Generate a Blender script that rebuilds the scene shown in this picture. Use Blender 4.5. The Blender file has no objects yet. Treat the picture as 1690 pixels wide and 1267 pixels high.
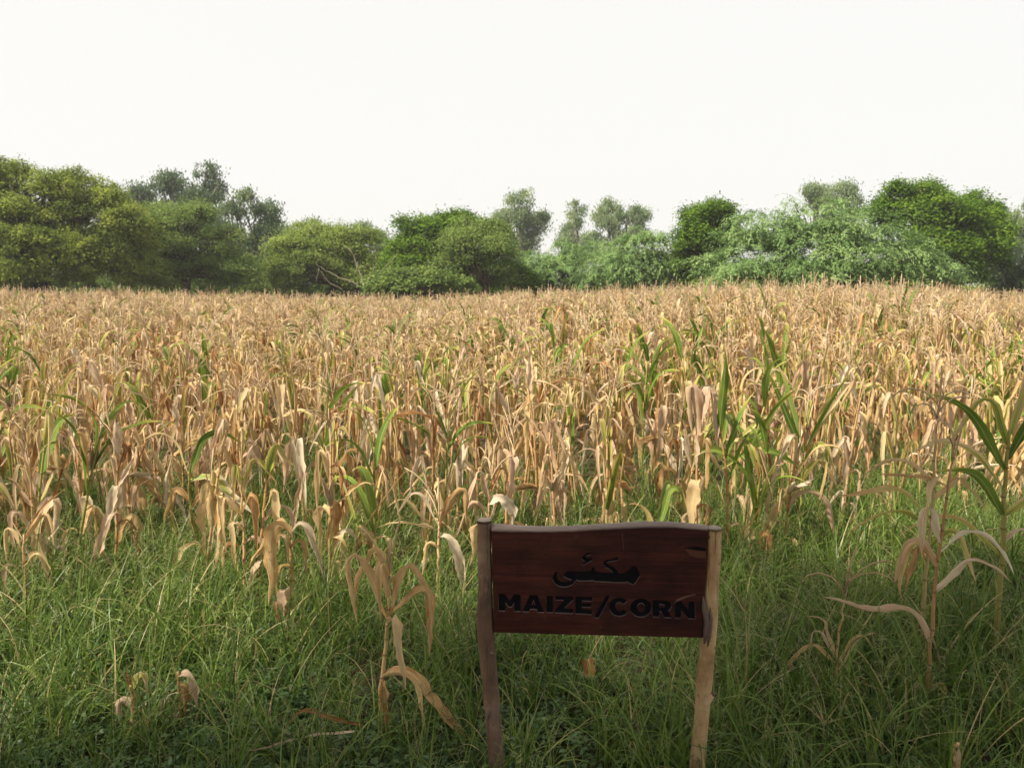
import bpy, bmesh, math, random
import numpy as np
from mathutils import Vector, Matrix, noise, Euler

random.seed(7)
rng = np.random.default_rng(7)
scene = bpy.context.scene
C = scene.collection
PI = math.pi
R = math.radians

# ------------------------------------------------------------------ camera, light, exposure
EYE = 1.6
PITCH = R(6.7)
FPX = 1400.0                     # focal length in pixels of the 1690 px wide photograph
cam_d = bpy.data.cameras.new('camera')
cam_d.sensor_width = 36.0
cam_d.lens = 36.0 * FPX / 1690.0
cam_d.clip_end = 2000.0
cam_d.dof.use_dof = True
cam_d.dof.focus_distance = 3.2
cam_d.dof.aperture_fstop = cam_d.lens / 1000.0 / 0.0042
cam = bpy.data.objects.new('camera', cam_d)
cam.location = (0, 0, EYE)
cam.rotation_euler = (R(90) - PITCH, 0, 0)
C.objects.link(cam)
scene.camera = cam

SUN_EL, SUN_AZ = R(50), R(204)   # azimuth of the sun measured from +X, counter-clockwise
sun_vec = Vector((math.cos(SUN_EL) * math.cos(SUN_AZ), math.cos(SUN_EL) * math.sin(SUN_AZ), math.sin(SUN_EL)))
world = bpy.data.worlds.new('World')
scene.world = world
world.use_nodes = True
wn = world.node_tree
wn.nodes.clear()
w_out = wn.nodes.new('ShaderNodeOutputWorld')
w_bg = wn.nodes.new('ShaderNodeBackground')
w_sky = wn.nodes.new('ShaderNodeTexSky')
w_sky.sky_type = 'NISHITA'
w_sky.sun_disc = False
w_sky.sun_elevation = SUN_EL
w_sky.sun_rotation = PI / 2 - SUN_AZ
w_sky.dust_density = 4.0
w_sky.air_density = 1.0
w_mix = wn.nodes.new('ShaderNodeMix')      # bright even overcast veil over the clear sky
w_mix.data_type = 'RGBA'
w_mix.inputs[0].default_value = 0.86
w_mix.inputs[7].default_value = (8.6, 8.45, 8.1, 1)
wn.links.new(w_sky.outputs[0], w_mix.inputs[6])
wn.links.new(w_mix.outputs[2], w_bg.inputs[0])
w_bg.inputs[1].default_value = 0.0705
wn.links.new(w_bg.outputs[0], w_out.inputs[0])

sun_d = bpy.data.lights.new('sun', 'SUN')
sun_d.energy = 5.0
sun_d.angle = R(2.5)
sun_d.color = (1.0, 0.92, 0.79)
sun = bpy.data.objects.new('sun', sun_d)
sun.rotation_euler = sun_vec.to_track_quat('Z', 'Y').to_euler()
sun.location = (-8, -4, 20)
C.objects.link(sun)

scene.view_settings.view_transform = 'Standard'
scene.view_settings.look = 'None'
scene.view_settings.exposure = 0.84
scene.view_settings.gamma = 1.0
scene.view_settings.use_curve_mapping = False
scene.render.engine = 'CYCLES'
scene.cycles.max_bounces = 6
scene.cycles.diffuse_bounces = 2
scene.cycles.transmission_bounces = 4
scene.cycles.transparent_max_bounces = 4
scene.cycles.use_denoising = True

# ------------------------------------------------------------------ helpers
cp, sp = math.cos(PITCH), math.sin(PITCH)


def ray(px, py):
    a, b = (px - 845.0) / FPX, -(py - 633.5) / FPX
    return Vector((a, cp + b * sp, -sp + b * cp))


def at(px, py, Y):
    """the point of the place seen at photo pixel px, py when it stands Y metres ahead"""
    d = ray(px, py)
    return Vector((0, 0, EYE)) + d * (Y / d.y)


def foot(px, py):
    d = ray(px, py)
    return Vector((0, 0, EYE)) + d * (-EYE / d.z)


def to_px(p):
    """photo pixel of a world point"""
    v = Vector(p) - Vector((0, 0, EYE))
    f = v.y * cp - v.z * sp
    u = v.y * sp + v.z * cp
    if f < 0.1:
        return None
    return 845 + FPX * v.x / f, 633.5 - FPX * u / f


def tag(o, label=None, cat=None, group=None, kind=None):
    if label: o['label'] = label
    if cat: o['category'] = cat
    if group: o['group'] = group
    if kind: o['kind'] = kind
    return o


def link(name, data, parent=None, loc=None):
    o = bpy.data.objects.new(name, data)
    C.objects.link(o)
    if parent is not None:
        o.parent = parent
    if loc is not None:
        o.location = loc
    return o


def empty(name, loc):
    o = bpy.data.objects.new(name, None)
    o.empty_display_size = 0.1
    C.objects.link(o)
    o.location = loc
    return o


class Geo:
    """collects vertices, faces and per-vertex attributes"""
    def __init__(self):
        self.v, self.f, self.mat, self.at, self.uv, self.n = [], [], [], {}, [], 0

    def add(self, v, f, mat=0, uv=None, **attrs):
        v = np.asarray(v, dtype=np.float64).reshape(-1, 3)
        f = np.asarray(f, dtype=np.int64)
        k = len(v)
        self.v.append(v)
        self.f.append(f + self.n)
        self.mat.append(np.full(len(f), mat, dtype=np.int32))
        self.uv.append(np.zeros((k, 2)) if uv is None else np.asarray(uv).reshape(-1, 2))
        for a in set(self.at) | set(attrs):
            if a not in self.at:
                self.at[a] = [np.zeros(self.n)]
            x = attrs.get(a, 0.0)
            self.at[a].append(np.broadcast_to(np.asarray(x, dtype=np.float64), (k,)).copy())
        self.n += k
        return self

    def mesh(self, name, mats, smooth=True):
        v = np.concatenate(self.v)
        m = bpy.data.meshes.new(name)
        m.vertices.add(len(v))
        m.vertices.foreach_set('co', v.astype(np.float32).ravel())
        sizes = np.concatenate([np.full(len(f), f.shape[1], dtype=np.int32) for f in self.f])
        idx = np.concatenate([f.ravel() for f in self.f]).astype(np.int32)
        m.loops.add(len(idx))
        m.loops.foreach_set('vertex_index', idx)
        m.polygons.add(len(sizes))
        st = np.zeros(len(sizes), dtype=np.int32)
        st[1:] = np.cumsum(sizes)[:-1]
        m.polygons.foreach_set('loop_start', st)
        m.polygons.foreach_set('loop_total', sizes)
        m.polygons.foreach_set('material_index', np.concatenate(self.mat))
        m.polygons.foreach_set('use_smooth', np.full(len(sizes), smooth))
        uv = np.concatenate(self.uv)
        if np.any(uv):
            l = m.uv_layers.new(name='UVMap')
            l.data.foreach_set('uv', uv[idx].astype(np.float32).ravel())
        for a, xs in self.at.items():
            at_ = m.attributes.new(a, 'FLOAT', 'POINT')
            at_.data.foreach_set('value', np.concatenate(xs).astype(np.float32))
        for mt in mats:
            m.materials.append(mt)
        m.update(calc_edges=True)
        return m


def frames(P):
    P = np.asarray(P, dtype=float)
    T = np.gradient(P, axis=0)
    T /= np.linalg.norm(T, axis=1, keepdims=True) + 1e-9
    ref = np.array([0.0, 1.0, 0.0]) if abs(T[0][1]) < 0.9 else np.array([1.0, 0, 0])
    A = np.zeros_like(P)
    for i in range(len(P)):
        ref = ref - T[i] * np.dot(ref, T[i])
        ref /= np.linalg.norm(ref) + 1e-9
        A[i] = ref
    return T, A, np.cross(T, A)


def tube(P, rad, n=8, cap=True):
    P = np.asarray(P, dtype=float)
    rad = np.broadcast_to(np.asarray(rad, dtype=float), (len(P),))
    T, A, B = frames(P)
    th = np.arange(n) * 2 * PI / n
    v = P[:, None, :] + rad[:, None, None] * (np.cos(th)[None, :, None] * A[:, None, :] + np.sin(th)[None, :, None] * B[:, None, :])
    v = v.reshape(-1, 3)
    k = len(P)
    i = np.arange(k - 1)[:, None] * n
    j = np.arange(n)[None, :]
    jn = (j + 1) % n
    f = np.stack([i + j, i + jn, i + n + jn, i + n + j], axis=-1).reshape(-1, 4)
    if cap:
        v = np.vstack([v, P[-1][None], P[0][None]])
        a = (k - 1) * n
        top = np.array([[a + q, a + (q + 1) % n, k * n, k * n] for q in range(n)])
        bot = np.array([[(q + 1) % n, q, k * n + 1, k * n + 1] for q in range(n)])
        return v, f, np.vstack([top[:, :3], bot[:, :3]])
    return v, f, None


def add_tube(g, P, rad, n=8, mat=0, **attrs):
    v, f, c = tube(P, rad, n)
    base = g.n
    g.add(v, f, mat, **attrs)
    if c is not None:
        g.f.append(c + base)
        g.mat.append(np.full(len(c), mat, dtype=np.int32))
    return g


# ------------------------------------------------------------------ materials
def new_mat(name):
    m = bpy.data.materials.new(name)
    m.use_nodes = True
    nt = m.node_tree
    nt.nodes.clear()
    return m, nt, nt.nodes.new('ShaderNodeOutputMaterial')


class N:
    """tiny node-tree writer"""
    def __init__(self, nt): self.nt = nt
    def node(self, t, **kw):
        n = self.nt.nodes.new(t)
        for k, v in kw.items(): setattr(n, k, v)
        return n
    def l(self, a, b): self.nt.links.new(a, b)
    def val(self, s, x):
        if hasattr(x, 'is_linked') or hasattr(x, 'links'): self.l(x, s)
        else: s.default_value = x
    def math(self, op, a, b=0.0, c=0.0, clamp=False):
        n = self.node('ShaderNodeMath', operation=op, use_clamp=clamp)
        self.val(n.inputs[0], a); self.val(n.inputs[1], b); self.val(n.inputs[2], c)
        return n.outputs[0]
    def mix(self, f, a, b, mode='MIX'):
        n = self.node('ShaderNodeMix', data_type='RGBA', blend_type=mode)
        self.val(n.inputs[0], f)
        self.val(n.inputs[6], a if hasattr(a, 'links') else (*a, 1) if len(a) == 3 else a)
        self.val(n.inputs[7], b if hasattr(b, 'links') else (*b, 1) if len(b) == 3 else b)
        return n.outputs[2]
    def attr(self, name): return self.node('ShaderNodeAttribute', attribute_name=name).outputs['Fac']
    def ramp(self, f, stops, interp='LINEAR'):
        n = self.node('ShaderNodeValToRGB')
        n.color_ramp.interpolation = interp
        e = n.color_ramp.elements
        while len(e) < len(stops): e.new(0.5)
        for q, (p, c) in enumerate(stops):
            e[q].position = p
            e[q].color = (*c, 1) if len(c) == 3 else c
        self.l(f, n.inputs[0])
        return n.outputs[0]
    def noise(self, vec, scale, detail=4, rough=0.55, dist=0.0):
        n = self.node('ShaderNodeTexNoise')
        n.inputs['Scale'].default_value = scale
        n.inputs['Detail'].default_value = detail
        n.inputs['Roughness'].default_value = rough
        n.inputs['Distortion'].default_value = dist
        if vec is not None: self.l(vec, n.inputs['Vector'])
        return n.outputs['Fac']
    def mapping(self, vec, scale=(1, 1, 1), rot=(0, 0, 0), loc=(0, 0, 0)):
        n = self.node('ShaderNodeMapping')
        n.inputs['Scale'].default_value = scale
        n.inputs['Rotation'].default_value = rot
        n.inputs['Location'].default_value = loc
        self.l(vec, n.inputs['Vector'])
        return n.outputs[0]
    def combine(self, x, y, z):
        n = self.node('ShaderNodeCombineXYZ')
        self.val(n.inputs[0], x); self.val(n.inputs[1], y); self.val(n.inputs[2], z)
        return n.outputs[0]


def principled(w, out, col, rough=0.6, spec=0.3, bump=None, bstr=0.3, bdist=0.01, trans=0.0, tcol=None):
    p = w.node('ShaderNodeBsdfPrincipled')
    w.val(p.inputs['Base Color'], col if hasattr(col, 'links') else (*col, 1))
    w.val(p.inputs['Roughness'], rough)
    p.inputs['Specular IOR Level'].default_value = spec
    if bump is not None:
        b = w.node('ShaderNodeBump')
        b.inputs['Strength'].default_value = bstr
        b.inputs['Distance'].default_value = bdist
        w.l(bump, b.inputs['Height'])
        w.l(b.outputs[0], p.inputs['Normal'])
    if trans > 0:
        t = w.node('ShaderNodeBsdfTranslucent')
        w.val(t.inputs[0], tcol if tcol is not None else col)
        mx = w.node('ShaderNodeMixShader')
        mx.inputs[0].default_value = trans
        w.l(p.outputs[0], mx.inputs[1]); w.l(t.outputs[0], mx.inputs[2])
        w.l(mx.outputs[0], out.inputs[0])
    else:
        w.l(p.outputs[0], out.inputs[0])
    return p


def maize_leaf_material():
    m, nt, out = new_mat('maize_leaf')
    w = N(nt)
    uv = w.node('ShaderNodeUVMap').outputs[0]
    sep = w.node('ShaderNodeSeparateXYZ'); w.l(uv, sep.inputs[0])
    u, v = sep.outputs[0], sep.outputs[1]
    rnd = w.node('ShaderNodeObjectInfo').outputs['Random']
    tint, dry = w.attr('tint'), w.attr('dry')
    # fibres that run along the leaf
    shift = w.math('MULTIPLY', w.math('ADD', rnd, tint), 37.0)
    fib = w.noise(w.combine(w.math('MULTIPLY', u, 9.0), w.math('MULTIPLY', v, 1.3), shift), 1.0, 4, 0.65)
    fine = w.noise(w.combine(w.math('MULTIPLY', u, 34.0), w.math('MULTIPLY', v, 2.0), shift), 1.0, 2, 0.6)
    blot = w.noise(w.combine(w.math('MULTIPLY', u, 1.6), w.math('MULTIPLY', v, 7.0), shift), 1.0, 5, 0.65)
    sel = w.math('ADD', w.math('MULTIPLY', w.math('SUBTRACT', rnd, 0.5), 0.34), tint)
    sel = w.math('ADD', sel, w.math('MULTIPLY', w.math('SUBTRACT', blot, 0.5), 0.75), clamp=True)
    drycol = w.ramp(sel, [(0.0, (0.255, 0.109, 0.039)), (0.15, (0.441, 0.232, 0.098)), (0.32, (0.626, 0.422, 0.189)),
                          (0.50, (0.731, 0.559, 0.299)), (0.72, (0.580, 0.387, 0.262)), (0.9, (0.719, 0.583, 0.403)), (1.0, (0.742, 0.631, 0.464))])
    grn = w.ramp(sel, [(0.0, (0.055, 0.105, 0.012)), (0.5, (0.13, 0.215, 0.025)), (0.8, (0.21, 0.29, 0.045)), (1.0, (0.24, 0.32, 0.12))])
    edge = w.math('ABSOLUTE', u)
    k = w.math('ADD', dry, w.math('MULTIPLY', w.math('SUBTRACT', fib, 0.5), 0.9))
    k = w.math('ADD', k, w.math('MULTIPLY', w.math('SUBTRACT', edge, 0.5), 0.25))
    yel = w.ramp(k, [(0.22, (0, 0, 0)), (0.42, (1, 1, 1))])
    dr = w.ramp(k, [(0.46, (0, 0, 0)), (0.64, (1, 1, 1))])
    col = w.mix(yel, grn, (0.45, 0.44, 0.075))
    col = w.mix(dr, col, drycol)
    col = w.mix(w.math('MULTIPLY', w.ramp(fine, [(0.35, (1, 1, 1)), (0.6, (0, 0, 0))]), 0.30), col, (0.55, 0.5, 0.42), 'MULTIPLY')
    col = w.mix(w.ramp(fib, [(0.30, (0.55, 0.55, 0.55)), (0.46, (0, 0, 0))]), col, (0.62, 0.48, 0.36), 'MULTIPLY')
    rib = w.ramp(edge, [(0.05, (0.65, 0.65, 0.65)), (0.13, (0, 0, 0))])
    col = w.mix(rib, col, w.mix(0.5, col, (0.62, 0.55, 0.36)))
    spots = w.noise(w.combine(w.math('MULTIPLY', u, 3.0), w.math('MULTIPLY', v, 22.0), shift), 1.0, 3, 0.7)
    col = w.mix(w.ramp(spots, [(0.66, (0, 0, 0)), (0.74, (0.55, 0.55, 0.55))]), col, (0.16, 0.085, 0.04))
    hgt = w.math('ADD', w.math('MULTIPLY', fib, 0.8), w.math('MULTIPLY', fine, 0.5))
    principled(w, out, col, 0.6, 0.16, hgt, 0.6, 0.004, trans=0.32)
    return m


def stalk_material():
    m, nt, out = new_mat('maize_stalk')
    w = N(nt)
    rnd = w.node('ShaderNodeObjectInfo').outputs['Random']
    tc = w.node('ShaderNodeTexCoord').outputs['Object']
    n1 = w.noise(w.mapping(tc, (60, 60, 5)), 1.0, 4, 0.6)
    g = w.attr('dry')
    dcol = w.ramp(w.math('ADD', w.math('MULTIPLY', rnd, 0.6), w.math('MULTIPLY', n1, 0.5)),
                  [(0.1, (0.26, 0.13, 0.055)), (0.5, (0.46, 0.27, 0.11)), (0.9, (0.52, 0.36, 0.18))])
    gcol = w.mix(n1, (0.13, 0.19, 0.035), (0.30, 0.30, 0.06))
    col = w.mix(g, gcol, dcol)
    col = w.mix(w.attr('node'), col, (0.13, 0.075, 0.035))
    principled(w, out, col, 0.5, 0.35, n1, 0.4, 0.003)
    return m


def tassel_material():
    m, nt, out = new_mat('maize_tassel')
    w = N(nt)
    rnd = w.node('ShaderNodeObjectInfo').outputs['Random']
    tc = w.node('ShaderNodeTexCoord').outputs['Object']
    n1 = w.noise(tc, 60, 3, 0.6)
    col = w.ramp(w.math('ADD', w.math('MULTIPLY', rnd, 0.5), w.math('MULTIPLY', n1, 0.5)),
                 [(0.15, (0.33, 0.20, 0.10)), (0.5, (0.55, 0.40, 0.23)), (0.85, (0.62, 0.50, 0.33))])
    principled(w, out, col, 0.7, 0.2, trans=0.2)
    return m


def blade_material(name, stops, trans=0.35):
    m, nt, out = new_mat(name)
    w = N(nt)
    rnd = w.node('ShaderNodeObjectInfo').outputs['Random']
    t = w.math('ADD', w.math('MULTIPLY', rnd, 0.45), w.math('MULTIPLY', w.attr('tint'), 0.55))
    col = w.ramp(t, stops)
    col = w.mix(w.ramp(w.attr('dry'), [(0.5, (0, 0, 0)), (0.7, (1, 1, 1))]), col, (0.42, 0.32, 0.15))
    principled(w, out, col, 0.42, 0.26, trans=trans)
    return m


def foliage_material(name, lo, mid, hi, trans=0.36):
    m, nt, out = new_mat(name)
    w = N(nt)
    t = w.attr('tint')
    col = w.ramp(t, [(0.0, lo), (0.5, mid), (1.0, hi)])
    principled(w, out, col, 0.6, 0.10, trans=trans)
    return m


def bark_material(name, a, b, scale=6.0):
    m, nt, out = new_mat(name)
    w = N(nt)
    tc = w.node('ShaderNodeTexCoord').outputs['Object']
    n1 = w.noise(w.mapping(tc, (scale, scale, scale * 0.25)), 1.0, 6, 0.65)
    col = w.ramp(n1, [(0.3, a), (0.7, b)])
    principled(w, out, col, 0.85, 0.15, n1, 0.6, 0.03)
    return m


M = {}
M['leaf'] = maize_leaf_material()
M['stalk'] = stalk_material()
M['tassel'] = tassel_material()
M['grass'] = blade_material('grass_blade', [(0.0, (0.026, 0.056, 0.010)), (0.35, (0.075, 0.135, 0.020)), (0.7, (0.150, 0.222, 0.036)), (1.0, (0.27, 0.32, 0.08))], 0.3)
M['seed'] = blade_material('grass_seed', [(0.0, (0.14, 0.17, 0.05)), (1.0, (0.30, 0.29, 0.12))], 0.25)
M['weed'] = blade_material('weed_leaf', [(0.0, (0.035, 0.075, 0.024)), (0.6, (0.075, 0.135, 0.042)), (1.0, (0.15, 0.21, 0.085))], 0.25)
M['acacia'] = foliage_material('acacia_foliage', (0.086, 0.130, 0.022), (0.200, 0.259, 0.041), (0.346, 0.400, 0.070))
M['yellowish'] = foliage_material('light_foliage', (0.110, 0.165, 0.031), (0.220, 0.292, 0.055), (0.341, 0.407, 0.094))
M['mid'] = foliage_material('mid_foliage', (0.083, 0.138, 0.031), (0.165, 0.242, 0.053), (0.264, 0.341, 0.083))
M['neem'] = foliage_material('neem_foliage', (0.042, 0.092, 0.009), (0.105, 0.194, 0.015), (0.186, 0.289, 0.026))
M['gum'] = foliage_material('gum_foliage', (0.113, 0.166, 0.086), (0.218, 0.290, 0.139), (0.370, 0.443, 0.218))
M['gumdark'] = foliage_material('dark_gum_foliage', (0.070, 0.108, 0.061), (0.133, 0.190, 0.099), (0.240, 0.298, 0.146))
M['prosopis'] = foliage_material('feathery_foliage', (0.096, 0.169, 0.052), (0.193, 0.305, 0.096), (0.320, 0.441, 0.160))
M['grey'] = foliage_material('grey_foliage', (0.090, 0.135, 0.075), (0.172, 0.232, 0.128), (0.254, 0.314, 0.179))
M['bark'] = bark_material('tree_bark', (0.05, 0.035, 0.025), (0.13, 0.10, 0.075))
M['palebark'] = bark_material('pale_bark', (0.20, 0.165, 0.12), (0.42, 0.36, 0.28))
M['gumbark'] = bark_material('gum_bark', (0.12, 0.10, 0.08), (0.26, 0.22, 0.18))


def soil_material():
    m, nt, out = new_mat('soil')
    w = N(nt)
    tc = w.node('ShaderNodeTexCoord').outputs['Object']
    n1 = w.noise(tc, 0.7, 6, 0.6)
    n2 = w.noise(tc, 14.0, 5, 0.65)
    col = w.ramp(n2, [(0.3, (0.030, 0.022, 0.014)), (0.6, (0.085, 0.060, 0.037)), (0.8, (0.19, 0.14, 0.085))])
    col = w.mix(w.ramp(n1, [(0.4, (0, 0, 0)), (0.65, (0.8, 0.8, 0.8))]), col, (0.028, 0.032, 0.012))
    principled(w, out, col, 0.95, 0.1, n2, 0.8, 0.04)
    return m


M['soil'] = soil_material()

# ------------------------------------------------------------------ ground
gx = np.concatenate([[-400, -150, -60], np.linspace(-30, 30, 121), [60, 150, 400]])
gy = np.concatenate([[-300, -100, -30, -10], np.linspace(-4, 40, 89), [60, 150, 500]])
X, Y_ = np.meshgrid(gx, gy)


def ground_z(x, y):
    return 0.02 * np.sin(x * 1.7 + 0.6 * y) + 0.02 * np.sin(y * 2.3 - x * 0.5) + 0.012 * np.sin(x * 5.1 + y * 4.3)


Z = ground_z(X, Y_) - 0.02
nx, ny = len(gx), len(gy)
ii, jj = np.meshgrid(np.arange(ny - 1), np.arange(nx - 1), indexing='ij')
a_ = (ii * nx + jj).ravel()
g = Geo().add(np.stack([X, Y_, Z], -1), np.stack([a_, a_ + 1, a_ + nx + 1, a_ + nx], -1))
o = link('ground', g.mesh('ground', [M['soil']]))
tag(o, 'bare brown field soil under the grass and the maize', 'ground', kind='structure')

# ------------------------------------------------------------------ trees
LEAFQ = np.array([[-1, 0, 0], [0, -0.5, 0.12], [1, 0, 0], [0, 0.5, 0.12]])   # a leaf: folded rhombus, long axis x


def leaves_mesh(g, pos, axis, nrm, length, width, tint):
    """many leaves: centre, long axis, normal, size"""
    axis = axis / (np.linalg.norm(axis, axis=1, keepdims=True) + 1e-9)
    side = np.cross(nrm, axis)
    side /= np.linalg.norm(side, axis=1, keepdims=True) + 1e-9
    up = np.cross(axis, side)
    L, W = length[:, None], width[:, None]
    v = np.stack([pos - axis * L * .5, pos - side * W * .5 + up * W * .15, pos + axis * L * .5, pos + side * W * .5 + up * W * .15], 1)
    k = len(pos)
    f = np.arange(k * 4).reshape(k, 4)
    g.add(v.reshape(-1, 3), f, 0, tint=np.repeat(np.clip(tint, 0, 1), 4))


def unit(k):
    v = rng.normal(size=(k, 3))
    return v / np.linalg.norm(v, axis=1, keepdims=True)


STYLE = {   # clumps per m2 of shell, clump radius, flatten, leaves per clump, leaf length, width
    'acacia': dict(dens=5.2, rad=0.43, flat=0.5, n=145, L=0.105, W=0.055, shell=(0.55, 1.0)),
    'mid': dict(dens=3.4, rad=0.54, flat=0.55, n=210, L=0.10, W=0.05, shell=(0.55, 1.0)),
    'neem': dict(dens=3.4, rad=0.48, flat=0.62, n=175, L=0.15, W=0.058, shell=(0.6, 1.02)),
    'gum': dict(dens=1.5, rad=0.5, flat=0.9, n=150, L=0.19, W=0.075, shell=(0.3, 1.0)),
    'prosopis': dict(dens=4.9, rad=0.5, flat=0.5, n=165, L=0.125, W=0.042, shell=(0.62, 1.04)),
    'bush': dict(dens=3.4, rad=0.46, flat=0.6, n=110, L=0.14, W=0.07, shell=(0.55, 1.0)),
}


def crown(style, lobes, mat, ground=0.0):
    S = STYLE[style]
    g = Geo()
    anchors = []
    for li, (c, r) in enumerate(lobes):
        c, r = np.array(c, float), np.array(r, float)
        area = 4 * PI * ((r[0] * r[1]) ** 1.6 / 3 + (r[0] * r[2]) ** 1.6 / 3 + (r[1] * r[2]) ** 1.6 / 3) ** (1 / 1.6)
        k = max(6, int(area * S['dens']))
        d = unit(k)
        d = d[d[:, 2] > -0.75]
        k = len(d)
        s = rng.uniform(S['shell'][0], S['shell'][1], k) ** 0.7
        if style != 'gum':
            core = rng.random(k) < (.5 if style == 'prosopis' else .2)
            s = np.where(core, rng.uniform(.15, .55, k), s)
        bump = 1.0 + 0.13 * np.sin(d[:, 0] * 7 + li) * np.cos(d[:, 2] * 6 + li * 2) + rng.normal(0, 0.09, k)
        ctr = c + d * r * (s * bump)[:, None]
        keep = ctr[:, 2] > ground + 0.15
        for lj, (c2, r2) in enumerate(lobes):                      # nothing deep inside another lobe
            if lj != li:
                q = ((ctr - np.array(c2)) / np.array(r2))
                keep &= (q ** 2).sum(1) > 0.45
        ctr, d, s = ctr[keep], d[keep], s[keep]
        ctint = rng.uniform(0.12, 0.92, len(ctr))
        spray = (rng.random(len(ctr)) < .16) & (s > .8) & (style != 'shade')     # loose sprays that stick out of the outline
        ctr = np.where(spray[:, None], c + (ctr - c) * (1 + rng.uniform(.06, .2, len(ctr)))[:, None], ctr)
        for q in range(len(ctr)):
            n = int(S['n'] * rng.uniform(0.6, 1.3) * (.42 if spray[q] else 1))
            rad = S['rad'] * rng.uniform(0.65, 1.35) * (.6 if spray[q] else 1)
            nv = d[q] / r * r.mean()
            nv = nv / np.linalg.norm(nv)
            anchors.append((ctr[q], li))
            if style == 'prosopis':
                # drooping feathery sprays that leave the clump outward and hang over
                ns = 7
                az = math.atan2(nv[1], nv[0]) + rng.normal(0, 0.7, ns)
                ln = rad * rng.uniform(1.1, 2.3, ns)
                e0 = rng.uniform(0.15, 0.8, ns)
                e1 = rng.uniform(-1.35, -0.5, ns)
                per = n // ns
                t = np.tile(np.linspace(0.08, 1, per), (ns, 1)) + rng.uniform(-0.05, 0.05, (ns, per))
                ang = e0[:, None] + (e1 - e0)[:, None] * t
                am = e0[:, None] + (e1 - e0)[:, None] * t * 0.5
                h = ln[:, None] * t * np.cos(am)
                z = ln[:, None] * t * np.sin(am)
                P = np.stack([h * np.cos(az)[:, None], h * np.sin(az)[:, None], z], -1).reshape(-1, 3)
                P += rng.normal(0, 0.035, P.shape)
                ax = np.stack([np.cos(ang) * np.cos(az)[:, None], np.cos(ang) * np.sin(az)[:, None], np.sin(ang)], -1).reshape(-1, 3)
                sidev = np.cross(ax, [0, 0, 1.0]) * np.where(rng.random(len(ax)) < .5, 1, -1)[:, None]
                ax = ax * 0.8 + sidev * 0.6 + rng.normal(0, 0.15, ax.shape)
                nr = np.array([0, 0, 0.8]) + 0.6 * nv + rng.normal(0, 0.28, P.shape)
                leaves_mesh(g, ctr[q] + P, ax, nr, S['L'] * rng.uniform(0.6, 1.3, len(P)), S['W'] * rng.uniform(0.7, 1.3, len(P)),
                            ctint[q] + rng.normal(0, 0.16, len(P)))
                continue
            P = rng.normal(0, 0.45, (n, 3)) * rad
            P[:, 2] *= S['flat']
            if style == 'acacia':
                P[:, 2] -= 0.25 * (P[:, 0] ** 2 + P[:, 1] ** 2) / rad
            if style == 'gum':
                ax = np.stack([rng.normal(0, .5, n), rng.normal(0, .5, n), np.full(n, -1.0)], 1)
                nr = unit(n) * [1, 1, 0.2]
            else:
                ax = unit(n) * [1, 1, 0.5] + 0.4 * nv
                nr = np.array([0, 0, 0.6]) + 0.35 * nv + 1.1 * P / rad + rng.normal(0, 0.28, (n, 3))
            lk = .62 if spray[q] else 1.0
            leaves_mesh(g, ctr[q] + P, ax, nr, S['L'] * lk * rng.uniform(0.6, 1.35, n), S['W'] * lk * rng.uniform(0.7, 1.3, n),
                        ctint[q] + rng.normal(0, 0.17, n))
    return g, anchors


def wiggle(a, b, k, amp, sag=0.0):
    a, b = np.array(a, float), np.array(b, float)
    t = np.linspace(0, 1, k)[:, None]
    P = a + (b - a) * t
    w = rng.normal(0, amp, (k, 3))
    w[0] = w[-1] = 0
    P = P + w
    P[:, 2] += sag * np.sin(PI * t[:, 0])
    return P


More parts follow.
